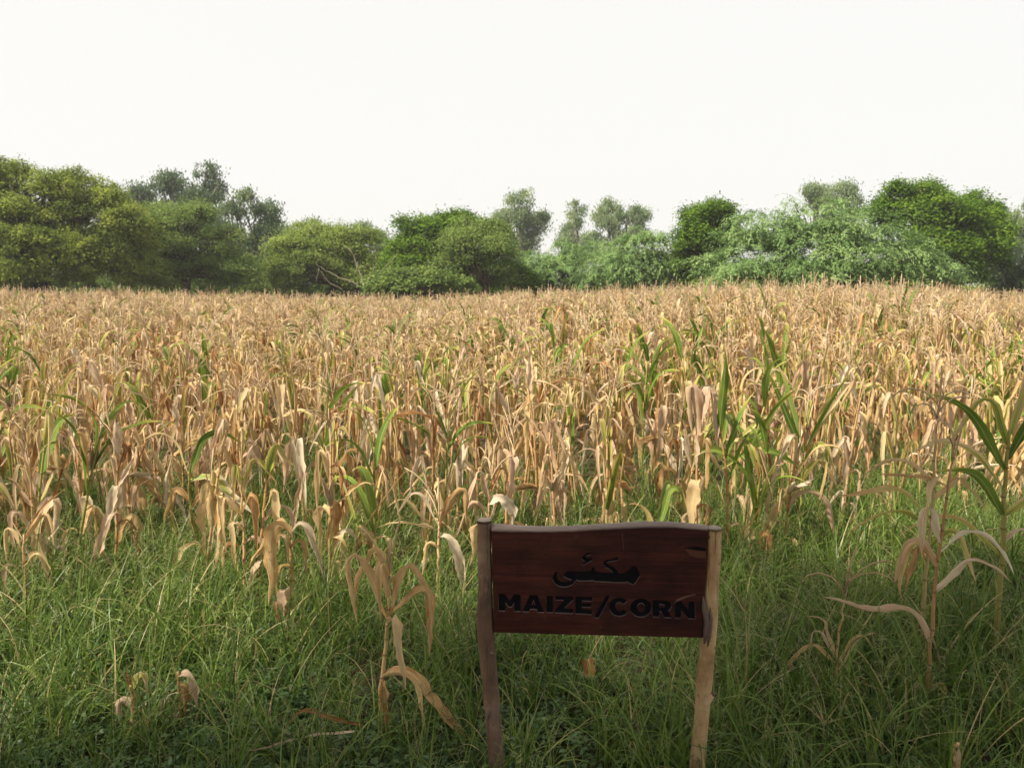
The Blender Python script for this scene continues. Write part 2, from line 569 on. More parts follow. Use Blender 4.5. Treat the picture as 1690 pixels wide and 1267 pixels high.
def tree(name, style, mat, Y, ell, label, cat, group, bark='bark', trunks=1, depth=0.85, base_px=None, twigs=26):
    lobes = []
    for (px, py, rx, ry) in ell:
        c = at(px, py, Y + rng.uniform(-.6, .6))
        s = Y / FPX
        lobes.append(([c.x, c.y, c.z], [rx * s, max(rx, ry) * s * depth, ry * s]))
    cx = np.mean([l[0][0] for l in lobes]) if base_px is None else at(base_px, 480, Y).x
    fine = []
    for c, r in lobes:
        c, r = np.array(c), np.array(r)
        if style == 'gum':
            for q in range(4):
                d = unit(1)[0] * [1, .8, 1]
                fine.append((c + d * r * .55, r * rng.uniform(.38, .62) * [1, 1, .9]))
        else:
            fine.append((c, r * .93))
            if style != 'prosopis':
                for q in range(5):
                    d = unit(1)[0]
                    d[2] = abs(d[2]) * .9 + .15
                    d[1] = -abs(d[1])
                    d /= np.linalg.norm(d)
                    fine.append((c + d * r * rng.uniform(.78, .95), r * rng.uniform(.22, .36)))
    lobes = fine
    root = empty(name, (cx, Y, 0))
    tag(root, label, cat, group)
    off = np.array([cx, Y, 0.0])
    lobes = [(np.array(c) - off, r) for c, r in lobes]
    g, anchors = crown(style, lobes, mat)
    link('crown', g.mesh('crown', [M[mat]], smooth=False), root)
    top = max(l[0][2] for l in lobes)
    tg = Geo()
    rad = (0.05 + 0.028 * (top + 1)) * (.62 if style == 'gum' else 1)
    forks = []
    for k in range(trunks):
        b = np.array([rng.uniform(-.3, .3) * (trunks > 1), rng.uniform(-.2, .2), -0.05])
        e = np.array([rng.uniform(-.25, .25) + (k - (trunks - 1) / 2) * 0.5, rng.uniform(-.3, .3), max(0.7, top * 0.42)])
        P = wiggle(b, e, 7, 0.05)
        add_tube(tg, P, np.linspace(rad, rad * .72, 7), 9)
        forks.append(e)
    link('trunk', tg.mesh('trunk', [M[bark]]), root)
    bg = Geo()
    ends = []
    for i, (c, r) in enumerate(lobes):
        f = forks[i % len(forks)]
        P = wiggle(f, c, 8, 0.10)
        add_tube(bg, P, np.linspace(rad * .6, rad * .2, 8), 7)
        ends.append(c)
    if anchors:
        for q in rng.choice(len(anchors), min(len(anchors), twigs * max(1, len(lobes) // 2)), replace=False):
            a, li = anchors[q]
            P = wiggle(ends[li], a, 6, 0.08)
            add_tube(bg, P, np.linspace(rad * .18, 0.008, 6), 5)
    link('branches', bg.mesh('branches', [M[bark]]), root)
    return root


TG = 'trees along the far edge of the field'
GG = 'tall gum trees rising behind the tree line'
# --- left
tree('acacia_tree', 'acacia', 'acacia', 33, [(40, 350, 105, 78), (130, 345, 85, 62), (200, 400, 70, 75), (-90, 330, 110, 95), (60, 420, 120, 60), (165, 435, 95, 48), (-20, 455, 110, 45), (-15, 310, 50, 40)],
     'large olive green acacia tree with layered foliage at the left edge', 'tree', TG, trunks=2)
tree('thorn_tree', 'mid', 'mid', 37, [(300, 400, 88, 64), (270, 380, 60, 45), (340, 435, 65, 50), (250, 450, 70, 42), (385, 455, 40, 40)],
     'rounded mid green tree in front of the tall gum trees, right of the olive acacia', 'tree', TG)
tree('gum_tree', 'gum', 'gumdark', 54, [(330, 312, 42, 46), (283, 318, 28, 38), (235, 315, 30, 32), (330, 365, 40, 50), (268, 355, 45, 35), (360, 320, 16, 40), (218, 330, 14, 40)],
     'tallest grey green gum tree with three rounded heads on the left', 'tree', GG, bark='gumbark', trunks=2)
tree('gum_tree', 'gum', 'gumdark', 46, [(400, 350, 36, 34), (440, 360, 26, 34), (425, 395, 46, 42), (420, 445, 50, 48), (455, 425, 25, 50), (375, 400, 20, 45)],
     'dark blue green gum tree between the mid green tree and the pale bushes', 'tree', GG, bark='gumbark', trunks=2)
tree('acacia_tree', 'mid', 'yellowish', 40, [(520, 420, 62, 42), (505, 392, 38, 28), (560, 425, 55, 45), (470, 455, 45, 40), (600, 455, 50, 38), (590, 398, 34, 24)],
     'pale yellow green acacia behind the bare dead branches', 'tree', TG)
tree('gum_tree', 'gum', 'gum', 60, [(612, 392, 26, 26), (632, 410, 20, 30), (580, 410, 26, 30), (600, 430, 40, 30), (480, 395, 30, 26), (515, 385, 18, 20)],
     'thin pale gum tree with sky gaps above the bare dead branches', 'tree', GG, bark='gumbark')
# --- middle
tree('neem_tree', 'neem', 'neem', 38, [(712, 398, 55, 42), (690, 420, 48, 50), (745, 385, 42, 32), (770, 380, 28, 24), (670, 445, 45, 35)],
     'dense bright dark green neem tree in the middle of the tree line', 'tree', TG)
tree('thorn_tree', 'mid', 'mid', 36, [(785, 420, 62, 52), (810, 440, 40, 50), (755, 450, 42, 38), (815, 400, 28, 34)],
     'rounded dull green tree leaning against the bright neem in the middle', 'tree', TG)
tree('bush', 'bush', 'mid', 34, [(665, 468, 42, 24), (710, 472, 40, 22), (640, 478, 25, 15), (750, 478, 25, 18)],
     'low light green bush in front of the neem in the middle', 'bush', 'bushes at the far edge of the field')
tree('gum_tree', 'gum', 'gum', 64, [(856, 345, 24, 30), (845, 375, 30, 28), (875, 372, 22, 28), (890, 355, 16, 14), (865, 410, 34, 30), (830, 362, 16, 12)],
     'slim pale gum tree just right of the middle neem, sky between its limbs', 'tree', GG, bark='gumbark')
tree('gum_tree', 'gum', 'gum', 68, [(945, 362, 22, 26), (945, 395, 26, 28), (950, 430, 24, 25)],
     'small pale gum tree, middle one of the three right of the neem', 'tree', GG, bark='gumbark')
tree('gum_tree', 'gum', 'gum', 62, [(1003, 348, 22, 28), (1010, 380, 28, 32), (1048, 360, 24, 20), (1040, 390, 28, 25), (1005, 420, 30, 26), (975, 400, 16, 26)],
     'pale gum tree with two heads left of the feathery green shrubs', 'tree', GG, bark='gumbark')
tree('mesquite_tree', 'prosopis', 'prosopis', 40, [(905, 440, 62, 44), (870, 460, 40, 34), (950, 425, 45, 30)],
     'low bluish green feathery shrub under the slim gum trees', 'shrub', TG)
tree('bush', 'bush', 'neem', 37, [(845, 462, 24, 30), (868, 475, 20, 20)],
     'small dark green bush between the dull green tree and the feathery shrub', 'bush', 'bushes at the far edge of the field')
tree('mesquite_tree', 'prosopis', 'prosopis', 37, [(1060, 425, 70, 42), (1010, 450, 60, 34), (1100, 450, 60, 40), (1075, 400, 40, 24)],
     'sloping feathery green mesquite left of the small dark neem', 'tree', TG)
# --- right
tree('neem_tree', 'neem', 'neem', 36, [(1165, 372, 36, 34), (1145, 400, 36, 36), (1185, 400, 34, 36), (1150, 440, 45, 42), (1180, 355, 22, 20)],
     'small dark neem tree with a pointed head beside the big feathery mesquite', 'tree', TG)
tree('mesquite_tree', 'prosopis', 'prosopis', 31, [(1340, 385, 105, 62), (1260, 400, 70, 55), (1420, 405, 95, 50), (1500, 430, 62, 38), (1240, 450, 85, 40), (1340, 440, 110, 50), (1450, 440, 80, 42), (1540, 452, 36, 26)],
     'broad feathery mesquite tree with drooping sprays on the right', 'tree', TG, trunks=2)
tree('gum_tree', 'gum', 'gum', 58, [(1355, 312, 26, 20), (1392, 322, 24, 22), (1330, 325, 22, 16), (1400, 350, 26, 28), (1360, 345, 36, 30)],
     'gum tree top showing above the broad feathery mesquite', 'tree', GG, bark='gumbark')
tree('neem_tree', 'neem', 'neem', 36, [(1500, 335, 50, 36), (1545, 375, 65, 55), (1590, 360, 48, 42), (1470, 355, 30, 25), (1590, 430, 60, 55), (1530, 420, 55, 50), (1625, 400, 30, 50)],
     'large dark green neem tree behind the right end of the feathery mesquite', 'tree', TG)
tree('gum_tree', 'gum', 'gum', 55, [(1640, 358, 36, 30), (1672, 380, 30, 30), (1650, 400, 40, 40), (1710, 370, 34, 36)],
     'olive gum tree at the right edge behind the dark neem', 'tree', GG, bark='gumbark')
tree('mesquite_tree', 'prosopis', 'grey', 37, [(1650, 435, 40, 42), (1690, 450, 45, 46), (1740, 440, 55, 60)],
     'grey green feathery shrub at the right edge of the tree line', 'shrub', TG)
# --- low dark undergrowth that closes the foot of the tree line (reads as one mass behind the crop)
ug = Geo()
for px in range(-260, 1960, 30):
    Yb = 41 + rng.uniform(-1.5, 2.5)
    c = at(px + rng.uniform(-10, 10), 474, Yb)
    gg, _ = crown('bush', [(np.array([c.x, c.y, 1.0]), np.array([1.2, 0.9, 1.45 + rng.uniform(-.3, .5)]))], 'mid')
    for v, f, t in zip(gg.v, gg.f, gg.at['tint'][1:]):
        ug.add(v, f - f.min(), 0, tint=t)
o = link('undergrowth', ug.mesh('undergrowth', [M['mid']], smooth=False))
tag(o, 'dim green undergrowth under the far trees behind the crop', 'undergrowth', kind='stuff')
# --- trees that go on beyond both ends of the frame
tree('acacia_tree', 'acacia', 'acacia', 35, [(-330, 370, 120, 90), (-250, 400, 100, 80), (-400, 420, 100, 70)],
     'olive green acacia beyond the large acacia at the left end of the tree line', 'tree', TG)
tree('neem_tree', 'neem', 'neem', 37, [(1880, 390, 90, 80), (1960, 420, 90, 70), (1830, 440, 60, 50)],
     'dark neem beyond the grey shrub at the right end of the tree line', 'tree', TG)

# --- bare dead tree
droot = empty('dead_tree', at(601, 490, 35.0) * 1.0)
droot.location.z = 0
tag(droot, 'bare pale dead tree with arching leafless branches left of the neem', 'tree', TG)


def px_path(pts, Y, off):
    return [np.array(at(x, y, Y)) - off for x, y in pts]


doff = np.array([droot.location.x, 35.0, 0.0])
dbr = [([(601, 560), (601, 480), (600, 468)], .075, .06, 'trunk'),
       ([(601, 476), (596, 455), (588, 438), (583, 420), (577, 412), (568, 406)], .06, .015, 'limb'),
       ([(601, 478), (590, 470), (575, 463), (560, 458), (545, 450), (533, 444), (524, 438), (521, 431)], .045, .012, 'limb'),
       ([(602, 476), (607, 462), (614, 448), (622, 434)], .05, .015, 'limb'),
       ([(602, 478), (614, 470), (622, 456), (636, 440), (648, 428), (657, 419)], .04, .012, 'limb'),
       ([(566, 478), (550, 470), (541, 463), (531, 450), (526, 443)], .025, .008, 'limb'),
       ([(527, 444), (524, 455), (522, 467)], .018, .01, 'limb'),
       ([(531, 449), (536, 458), (537, 466)], .015, .008, 'limb'),
       ([(604, 470), (612, 473), (618, 482), (626, 492)], .03, .01, 'limb'),
       ([(590, 432), (591, 438), (589, 444)], .02, .02, 'limb')]
for pts, r0, r1, nm in dbr:
    P = px_path(pts, 35.0, doff)
    t = np.linspace(0, 1, len(P))
    tt = np.linspace(0, 1, len(P) * 3)
    P = np.stack([np.interp(tt, t, [p[k] for p in P]) for k in range(3)], 1) + rng.normal(0, .012, (len(tt), 3))
    gg = Geo()
    add_tube(gg, P, np.linspace(r0, r1, len(tt)) * .48, 6)
    link(nm, gg.mesh(nm, [M['palebark']]), droot)

# --- unseen big tree, added behind the viewer's left shoulder to shade grass and sign
sroot = empty('added_shade_tree', (-3.4, -4.6, 0))
tag(sroot, 'unseen spreading tree added behind the viewpoint to shade the near grass and the sign', 'tree')
soff = np.array([-3.4, -4.6, 0])
STYLE['shade'] = dict(STYLE['neem'], n=64, L=0.24, W=0.12, dens=2.6)
slobes = [(np.array(c) - soff, np.array(r)) for c, r in (
    ((-6.6, -1.5, 6.4), (2.3, 1.9, 1.3)), ((-4.2, -0.6, 6.5), (2.4, 2.0, 1.4)), ((-1.9, 0.3, 6.4), (2.4, 2.0, 1.3)), ((0.2, 1.0, 6.3), (2.4, 1.9, 1.2)),
    ((-4.4, -3.2, 7.2), (3.1, 2.3, 1.6)), ((-1.6, -2.5, 7.0), (2.7, 2.3, 1.5)), ((1.4, -1.3, 6.5), (2.2, 2.0, 1.3)))]
gg, anc = crown('shade', slobes, 'neem')
link('crown', gg.mesh('crown', [M['neem']], smooth=False), sroot)
gg = Geo()
add_tube(gg, wiggle((0, 0, -.05), (0.3, 0.4, 3.4), 8, 0.06), np.linspace(.3, .2, 8), 12)
link('trunk', gg.mesh('trunk', [M['bark']]), sroot)
gg = Geo()
for c, r in slobes:
    add_tube(gg, wiggle((0.3, 0.4, 3.3), c, 8, 0.12), np.linspace(.15, .04, 8), 8)
link('branches', gg.mesh('branches', [M['bark']]), sroot)

# ------------------------------------------------------------------ haze in the air
hz = bpy.data.materials.new('haze')
hz.use_nodes = True
hz.node_tree.nodes.clear()
h_out = hz.node_tree.nodes.new('ShaderNodeOutputMaterial')
h_vol = hz.node_tree.nodes.new('ShaderNodeVolumePrincipled')
h_vol.inputs['Color'].default_value = (0.985, 0.99, 1.0, 1)
h_vol.inputs['Density'].default_value = 0.0008
h_vol.inputs['Anisotropy'].default_value = 0.2
hz.node_tree.links.new(h_vol.outputs[0], h_out.inputs['Volume'])
bm = bmesh.new()
bmesh.ops.create_cube(bm, size=1.0)
hm = bpy.data.meshes.new('haze')
bm.to_mesh(hm)
bm.free()
hm.materials.append(hz)
o = link('haze', hm, None, (0, 100, 6.0))
o.scale = (820, 820, 14.4)
tag(o, 'thin pale haze in the air over the field', 'haze', kind='stuff')

# ------------------------------------------------------------------ maize
KIND_TINT = {'straw': (0.20, 0.62), 'pink': (0.66, 0.82), 'brown': (0.05, 0.28), 'pale': (0.82, 0.98), 'green': (0.25, 0.8), 'half': (0.3, 0.7)}


def leaf_geo(g, a0=70, fold=0.4, a1=-75, length=0.55, width=0.045, kind='straw', fw=0.12, twist=0.0, roll=0.0, curl=0.5, side=0.0,
             seg=20, across=6, base=(0, 0, 0), az=0.0, tint=None, crumple=1.0, mat=0):
    """one maize leaf: leaves the stalk at elevation a0, folds over at fold, hangs on at elevation a1"""
    s = np.linspace(0, 1, seg + 1)
    q = np.clip((s - fold + fw) / (2 * fw), 0, 1)
    q = q * q * (3 - 2 * q)
    el = np.radians(a0 + (a1 - a0) * q)
    el += np.radians(7 * crumple) * np.sin(s * 9 + rng.uniform(0, 6)) * s
    if kind not in ('green',):
        for s2 in (rng.uniform(.25, .55), rng.uniform(.5, .85)):
            el += np.radians(rng.normal(-3, 11 * crumple)) / (1 + np.exp(-(s - s2) / .022))
    el = np.where(el < np.radians(-84), np.radians(-84) + .35 * (el - np.radians(-84)), el)
    yaw = np.radians(side) * s ** 1.3 + np.radians(9 * crumple) * np.sin(s * 6 + rng.uniform(0, 6)) * s
    T = np.stack([np.cos(el) * np.cos(yaw), np.cos(el) * np.sin(yaw), np.sin(el)], 1)
    P = np.zeros((seg + 1, 3))
    P[1:] = np.cumsum((T[:-1] + T[1:]) * .5, axis=0) * (length / seg)
    P[:, 0] += 0.008
    B = np.stack([-np.sin(yaw), np.cos(yaw), np.zeros_like(yaw)], 1)
    Nn = np.cross(T, B)
    kk_ = rng.uniform(.3, .8)
    tw = np.radians(rng.normal(0, 26 * crumple)) / (1 + np.exp(-(s - kk_) / .04)) + np.radians(roll) * np.minimum(1, .3 + s * 3) + np.radians(twist) * s ** 1.2 + np.radians(22 * crumple) * np.sin(s * 5 + rng.uniform(0, 6)) * s
    B2 = B * np.cos(tw)[:, None] + Nn * np.sin(tw)[:, None]
    N2 = np.cross(T, B2)
    wd = width * np.minimum(1, 0.55 + 1.6 * s) * np.power(np.clip(1 - s ** 2.6, 0, 1), 0.75) + 0.0015
    pinch = 1 - 0.35 * np.exp(-((s - fold) / 0.07) ** 2) * (kind not in ('green',))
    wd = wd * pinch * (1 + 0.14 * crumple * np.sin(s * 13 + rng.uniform(0, 6)))
    u = np.linspace(-1, 1, across + 1)
    cu = curl * (0.5 + 0.8 * s)
    ang = np.abs(u)[None, :] * cu[:, None] * 1.5
    lat = np.sign(u)[None, :] * np.sin(ang) / np.maximum(cu[:, None] * 1.5, 1e-3)
    rise = (1 - np.cos(ang)) / np.maximum(cu[:, None] * 1.5, 1e-3)
    rise = rise + 0.12 * np.abs(u)[None, :]
    ph = rng.uniform(0, 6, 2)
    rise = rise + 0.22 * crumple * np.abs(u)[None, :] * np.sin(s * 17 + ph[0])[:, None] * np.where(u > 0, 1, 0.7)[None, :] + 0.06 * crumple * np.sin(s[:, None] * 11 + u[None, :] * 7 + ph[1])
    if across > 3:                                   # torn, uneven edges
        rag = 1 + (.13 * crumple) * rng.normal(0, 1, (seg + 1, 2)) * (np.abs(s - .5)[:, None] < .48)
        lat = lat.copy()
        lat[:, 0] *= rag[:, 0]
        lat[:, -1] *= rag[:, 1]
        rise = rise + .05 * crumple * rng.normal(0, 1, rise.shape)
    V = P[:, None, :] + wd[:, None, None] * .5 * (lat[:, :, None] * B2[:, None, :] + rise[:, :, None] * N2[:, None, :])
    V = V.reshape(-1, 3)
    ca, sa = math.cos(az), math.sin(az)
    V = np.stack([V[:, 0] * ca - V[:, 1] * sa, V[:, 0] * sa + V[:, 1] * ca, V[:, 2]], 1) + np.asarray(base, float)
    i, j = np.meshgrid(np.arange(seg), np.arange(across), indexing='ij')
    a = (i * (across + 1) + j).ravel()
    F = np.stack([a, a + 1, a + across + 2, a + across + 1], 1)
    uvs = np.stack([np.tile(u, seg + 1), np.repeat(s, across + 1) * length / 0.5], 1)
    if tint is None:
        tint = rng.uniform(*KIND_TINT[kind])
    ss = np.repeat(s, across + 1)
    if kind == 'green':
        dry = 0.02 + 0.55 * ss ** 3
    elif kind == 'half':
        dry = 0.02 + rng.uniform(0.12, 0.4) + 0.5 * ss + 0.15 * np.abs(np.tile(u, seg + 1))
    else:
        dry = np.full(len(V), rng.uniform(0.82, 1.3)) - 0.25 * (1 - ss) * (rng.random() < .25)
    g.add(V, F, mat, uv=uvs, tint=tint, dry=dry, node=0.0)
    return g


def rand_leaf_spec(kind, shape=None):
    d = rand_leaf_spec0(kind, shape)
    d['width'] *= 1.38
    d['length'] *= 1.08
    return d


def rand_leaf_spec0(kind, shape=None):
    """shape parameters of a leaf as they occur in the field"""
    if kind == 'green':
        return dict(a0=rng.uniform(52, 76), fold=rng.uniform(0.5, 0.8), a1=rng.uniform(-45, 35), fw=0.4, length=rng.uniform(.42, .65), width=rng.uniform(.032, .05),
                    curl=rng.uniform(.3, .55), twist=rng.normal(0, 25), side=rng.normal(0, 15), crumple=.45)
    if kind == 'half' and rng.random() < .5:
        return dict(a0=rng.uniform(66, 86), fold=rng.uniform(.3, .6), a1=rng.uniform(-88, -60), fw=rng.uniform(.015, .06), length=rng.uniform(.42, .62), width=rng.uniform(.025, .05),
                    curl=rng.uniform(.4, .9), twist=rng.normal(0, 50), side=rng.normal(0, 20), crumple=.8)
    if kind == 'half':
        return dict(a0=rng.uniform(50, 76), fold=rng.uniform(0.35, 0.7), a1=rng.uniform(-80, 0), fw=rng.uniform(.12, .35), length=rng.uniform(.42, .62), width=rng.uniform(.03, .048),
                    curl=rng.uniform(.3, .7), twist=rng.normal(0, 40), side=rng.normal(0, 20), crumple=.7)
    sh = shape or rng.choice(['fold', 'droop', 'collapse', 'out', 'stiff'], p=[.42, .06, .34, .06, .12])
    base = dict(curl=rng.uniform(.5, 1.15), twist=rng.normal(0, 65), side=rng.normal(0, 30), crumple=rng.uniform(.9, 1.5))
    if sh == 'fold':
        base.update(a0=rng.uniform(66, 87), fold=rng.uniform(.22, .55), a1=rng.uniform(-89, -70), fw=rng.uniform(.012, .05), length=rng.uniform(.42, .70), width=rng.uniform(.022, .058))
    elif sh == 'droop':
        base.update(a0=rng.uniform(45, 75), fold=rng.uniform(.3, .55), a1=rng.uniform(-80, -40), fw=rng.uniform(.25, .4), length=rng.uniform(.4, .6), width=rng.uniform(.022, .042))
    elif sh == 'stiff':
        base.update(a0=rng.uniform(58, 84), fold=rng.uniform(.6, .95), a1=rng.uniform(20, 70), fw=.2, length=rng.uniform(.25, .5), width=rng.uniform(.012, .034), curl=rng.uniform(.8, 1.6))
    elif sh == 'collapse':
        base.update(a0=rng.uniform(10, 55), fold=rng.uniform(.08, .18), a1=rng.uniform(-89, -76), fw=.08, length=rng.uniform(.3, .55), width=rng.uniform(.035, .06), curl=rng.uniform(.7, 1.4))
    else:
        base.update(a0=rng.uniform(20, 55), fold=rng.uniform(.5, .8), a1=rng.uniform(-50, 10), fw=.2, length=rng.uniform(.35, .55), width=rng.uniform(.02, .038))
    return base


def tassel_geo(g, n=None, h=0.26, thin=1.0, mat=0, seg=6, base=(0, 0, 0), ns=4):
    n = n if n is not None else int(rng.integers(4, 9))
    base = np.array(base, float)
    P = np.stack([0.01 * np.sin(np.linspace(0, 2, seg)), np.zeros(seg), np.linspace(0, h, seg)], 1) + base
    add_tube(g, P, np.linspace(.0035, .004, seg) * thin, ns, mat, tint=.5, dry=1.0, node=0.0)
    for k in range(n):
        z0 = rng.uniform(.02, h * .5)
        az, L = rng.uniform(0, 2 * PI), rng.uniform(.12, .27)
        e0, e1 = R(rng.uniform(58, 86)), R(rng.uniform(-80, 70))
        t = np.linspace(0, 1, seg)
        e = e0 + (e1 - e0) * t ** 1.2
        d = np.stack([np.cos(e) * math.cos(az), np.cos(e) * math.sin(az), np.sin(e)], 1)
        Q = np.zeros((seg, 3))
        Q[1:] = np.cumsum((d[1:] + d[:-1]) / 2, axis=0) * L / (seg - 1)
        add_tube(g, Q + [0, 0, z0] + base, np.array([.0016] + [.0036] * (seg - 2) + [.0018]) * thin, ns, mat, tint=.5, dry=1.0, node=0.0)
    return g


def stalk_path(h, lean=0.0, laz=0.0, bend=0.03, k=17):
    t = np.linspace(0, 1, k)
    ph = rng.uniform(0, 6)
    x = lean * h * t ** 1.5 + bend * np.sin(t * 4 + ph) * t
    P = np.stack([x * math.cos(laz), x * math.sin(laz) + bend * .6 * np.sin(t * 3 + ph) * t, h * t - 0.03], 1)
    return P


def stalk_geo(g, P, r0=.0105, r1=.005, dry=1.0, mat=0, n=7):
    k = len(P)
    rr = np.linspace(r0, r1, k)
    v, f, c = tube(P, rr, n)
    nd = np.zeros(len(v))
    g0 = g.n
    g.add(v, f, mat, dry=dry, node=nd, tint=.5)
    g.f.append(c + g0); g.mat.append(np.full(len(c), mat, dtype=np.int32))
    # swollen joints
    for q in range(2, k - 1, 2):
        d = (P[q + 1] - P[q]) / np.linalg.norm(P[q + 1] - P[q])
        v, f, c = tube(np.array([P[q] - d * .006, P[q], P[q] + d * .006]), np.array([rr[q], rr[q] * 1.28, rr[q]]) + .0004, n, cap=False)
        g.add(v, f, mat, dry=dry, node=np.repeat([0.1, 0.9, 0.1], n), tint=.5)
    return g


def ear_geo(g, mat=0, L=.19, base=(0, 0, 0), az=0.0, tilt=150, kind='pale'):
    """a husked ear: three wrapped husk blades round a spindle, hanging from the stalk"""
    for k in range(4):
        leaf_geo(g, a0=90 - tilt + rng.uniform(-10, 10), fold=.5, a1=90 - tilt + rng.uniform(-12, 12), length=L * rng.uniform(.85, 1.1), width=.06, kind=kind,
                 curl=1.5, seg=7, across=4, base=base, az=az + rng.uniform(-.5, .5), crumple=.6, mat=mat)
    return g


# library of leaves that the near plants share
LIB = {}
for kind, n in (('straw', 26), ('pink', 16), ('brown', 12), ('pale', 10), ('half', 12), ('green', 10)):
    LIB[kind] = [leaf_geo(Geo(), kind=kind, **rand_leaf_spec(kind)).mesh('leaf_' + kind, [M['leaf']]) for _ in range(n)]
STALKS = []
for k in range(14):
    h = 0.62 + 0.05 * k + 0.0
    P = stalk_path(h, rng.uniform(0, .16), rng.uniform(0, 6.28))
    STALKS.append((h, P, stalk_geo(Geo(), P, dry=1.0).mesh('stalk_dry', [M['stalk']]), stalk_geo(Geo(), P, dry=0.25).mesh('stalk_green', [M['stalk']])))
TASSELS = [tassel_geo(Geo(), h=rng.uniform(.2, .36), thin=.8).mesh('tassel', [M['tassel']]) for _ in range(9)]
EARS = [ear_geo(Geo(), tilt=rng.uniform(20, 165), kind=kk).mesh('ear', [M['leaf']]) for kk in ('pale', 'straw', 'straw', 'pale', 'pink')]

PLANT_KINDS = {  # leaf kinds of a plant and what it looks like
    'straw': (['straw'] * 8 + ['pale', 'pale', 'half', 'half', 'half', 'brown', 'pink'], 'straw-coloured dried maize plant with folded hanging leaves'),
    'pink': (['pink'] * 7 + ['straw', 'straw', 'brown'], 'pinkish tan withered maize plant with crumpled leaves'),
    'brown': (['brown'] * 6 + ['straw', 'pink'], 'rusty brown withered maize plant with drooping leaves'),
    'half': (['half'] * 6 + ['straw'] * 4 + ['green'], 'yellowing maize plant with half green and half dry leaves'),
    'green': (['green'] * 6 + ['half'] * 2 + ['straw'], 'still green maize plant among the dry ones'),
}


def bias_az():
    return rng.uniform(0, 2 * PI)


def near_plant(x, y, hgt, kind, label, group, tassel=True, nl=None):
    root = empty('maize_plant', (x, y, float(ground_z(x, y)) - .02))
    lean = .38 if rng.random() < .05 else .065
    root.rotation_euler = (rng.normal(0, lean), rng.normal(0, lean), rng.uniform(0, 2 * PI))
    tag(root, label, 'maize plant', group)
    i = int(np.clip(round((hgt - .62) / .05), 0, len(STALKS) - 1))
    h, P, md, mg = STALKS[i]
    sc = hgt / h
    st = link('stalk', mg if kind in ('green',) or (kind == 'half' and rng.random() < .5) else md, root)
    st.scale = (1, 1, sc)
    nl = nl or int(rng.integers(9, 13))
    hs = np.linspace(.10, .97, nl) + rng.uniform(-.04, .04, nl)
    a = rng.uniform(0, 6.28)
    for q in range(nl):
        t = float(np.clip(hs[q], 0.05, 1)) * (len(P) - 1)
        i0 = min(int(t), len(P) - 2)
        p = P[i0] * (1 - t + i0) + P[i0 + 1] * (t - i0)
        lk = rng.choice(PLANT_KINDS[kind][0])
        if hs[q] < .35 and lk in ('green', 'half'):
            lk = 'straw'
        lf = link('leaf', LIB[lk][int(rng.integers(len(LIB[lk])))], root, (p[0], p[1], p[2] * sc))
        a += PI + rng.normal(0, .5)
        lf.rotation_euler = (rng.normal(0, .10), rng.normal(0, .10), a)
        s = rng.uniform(.75, 1.08) * (0.80 + .35 * math.sin(PI * min(1, hs[q] + .15))) * min(1.0, .45 + .55 * hgt)
        lf.scale = (s, s, s)
    if tassel:
        ts = link('tassel', TASSELS[int(rng.integers(len(TASSELS)))], root, (P[-1][0], P[-1][1], P[-1][2] * sc - .01))
        ts.rotation_euler = (rng.normal(0, .12), rng.normal(0, .12), rng.uniform(0, 6))
    if rng.random() < .5:
        j = int(len(P) * rng.uniform(.4, .6))
        e = link('ear', EARS[int(rng.integers(len(EARS)))], root, (P[j][0], P[j][1], P[j][2] * sc))
        e.rotation_euler = (0, 0, rng.uniform(0, 6))
    return root


# ---- where plants stand
def edge_y(x):
    """front edge of the crop"""
    return np.interp(x, [-6, -3.2, -2.0, -1.0, 0.2, 1.3, 2.2, 3.2, 5, 8], [4.4, 4.25, 4.25, 4.4, 4.6, 4.8, 5.3, 5.6, 4.9, 5.7])


def plant_h(x, y):
    px = 845 + FPX * x / max(y, .1)
    far = np.interp(px, [-200, 300, 560, 720, 900, 1200, 1480, 1600, 1750], [1.14, 1.03, .94, .93, 1.06, 1.20, 1.22, 1.08, .92])
    near = 0.93
    return near + (far - near) * min(1, max(0, (y - 5.0) / 9.0))


spots = []
y = 4.2
while y < 32.5:
    half = 0.66 * y + 3.2
    for x in np.arange(-half, half, 0.35):
        xx, yy = x + rng.normal(0, .12), y + rng.normal(0, .12)
        e = edge_y(xx) + rng.normal(0, .12)
        if yy < e:
            continue
        if rng.random() < np.interp(yy - e, [0, .8, 2.5], [.20, .14, .10]):
            continue
        spots.append((xx, yy))
    y += 0.37
spots.sort(key=lambda p: p[1])

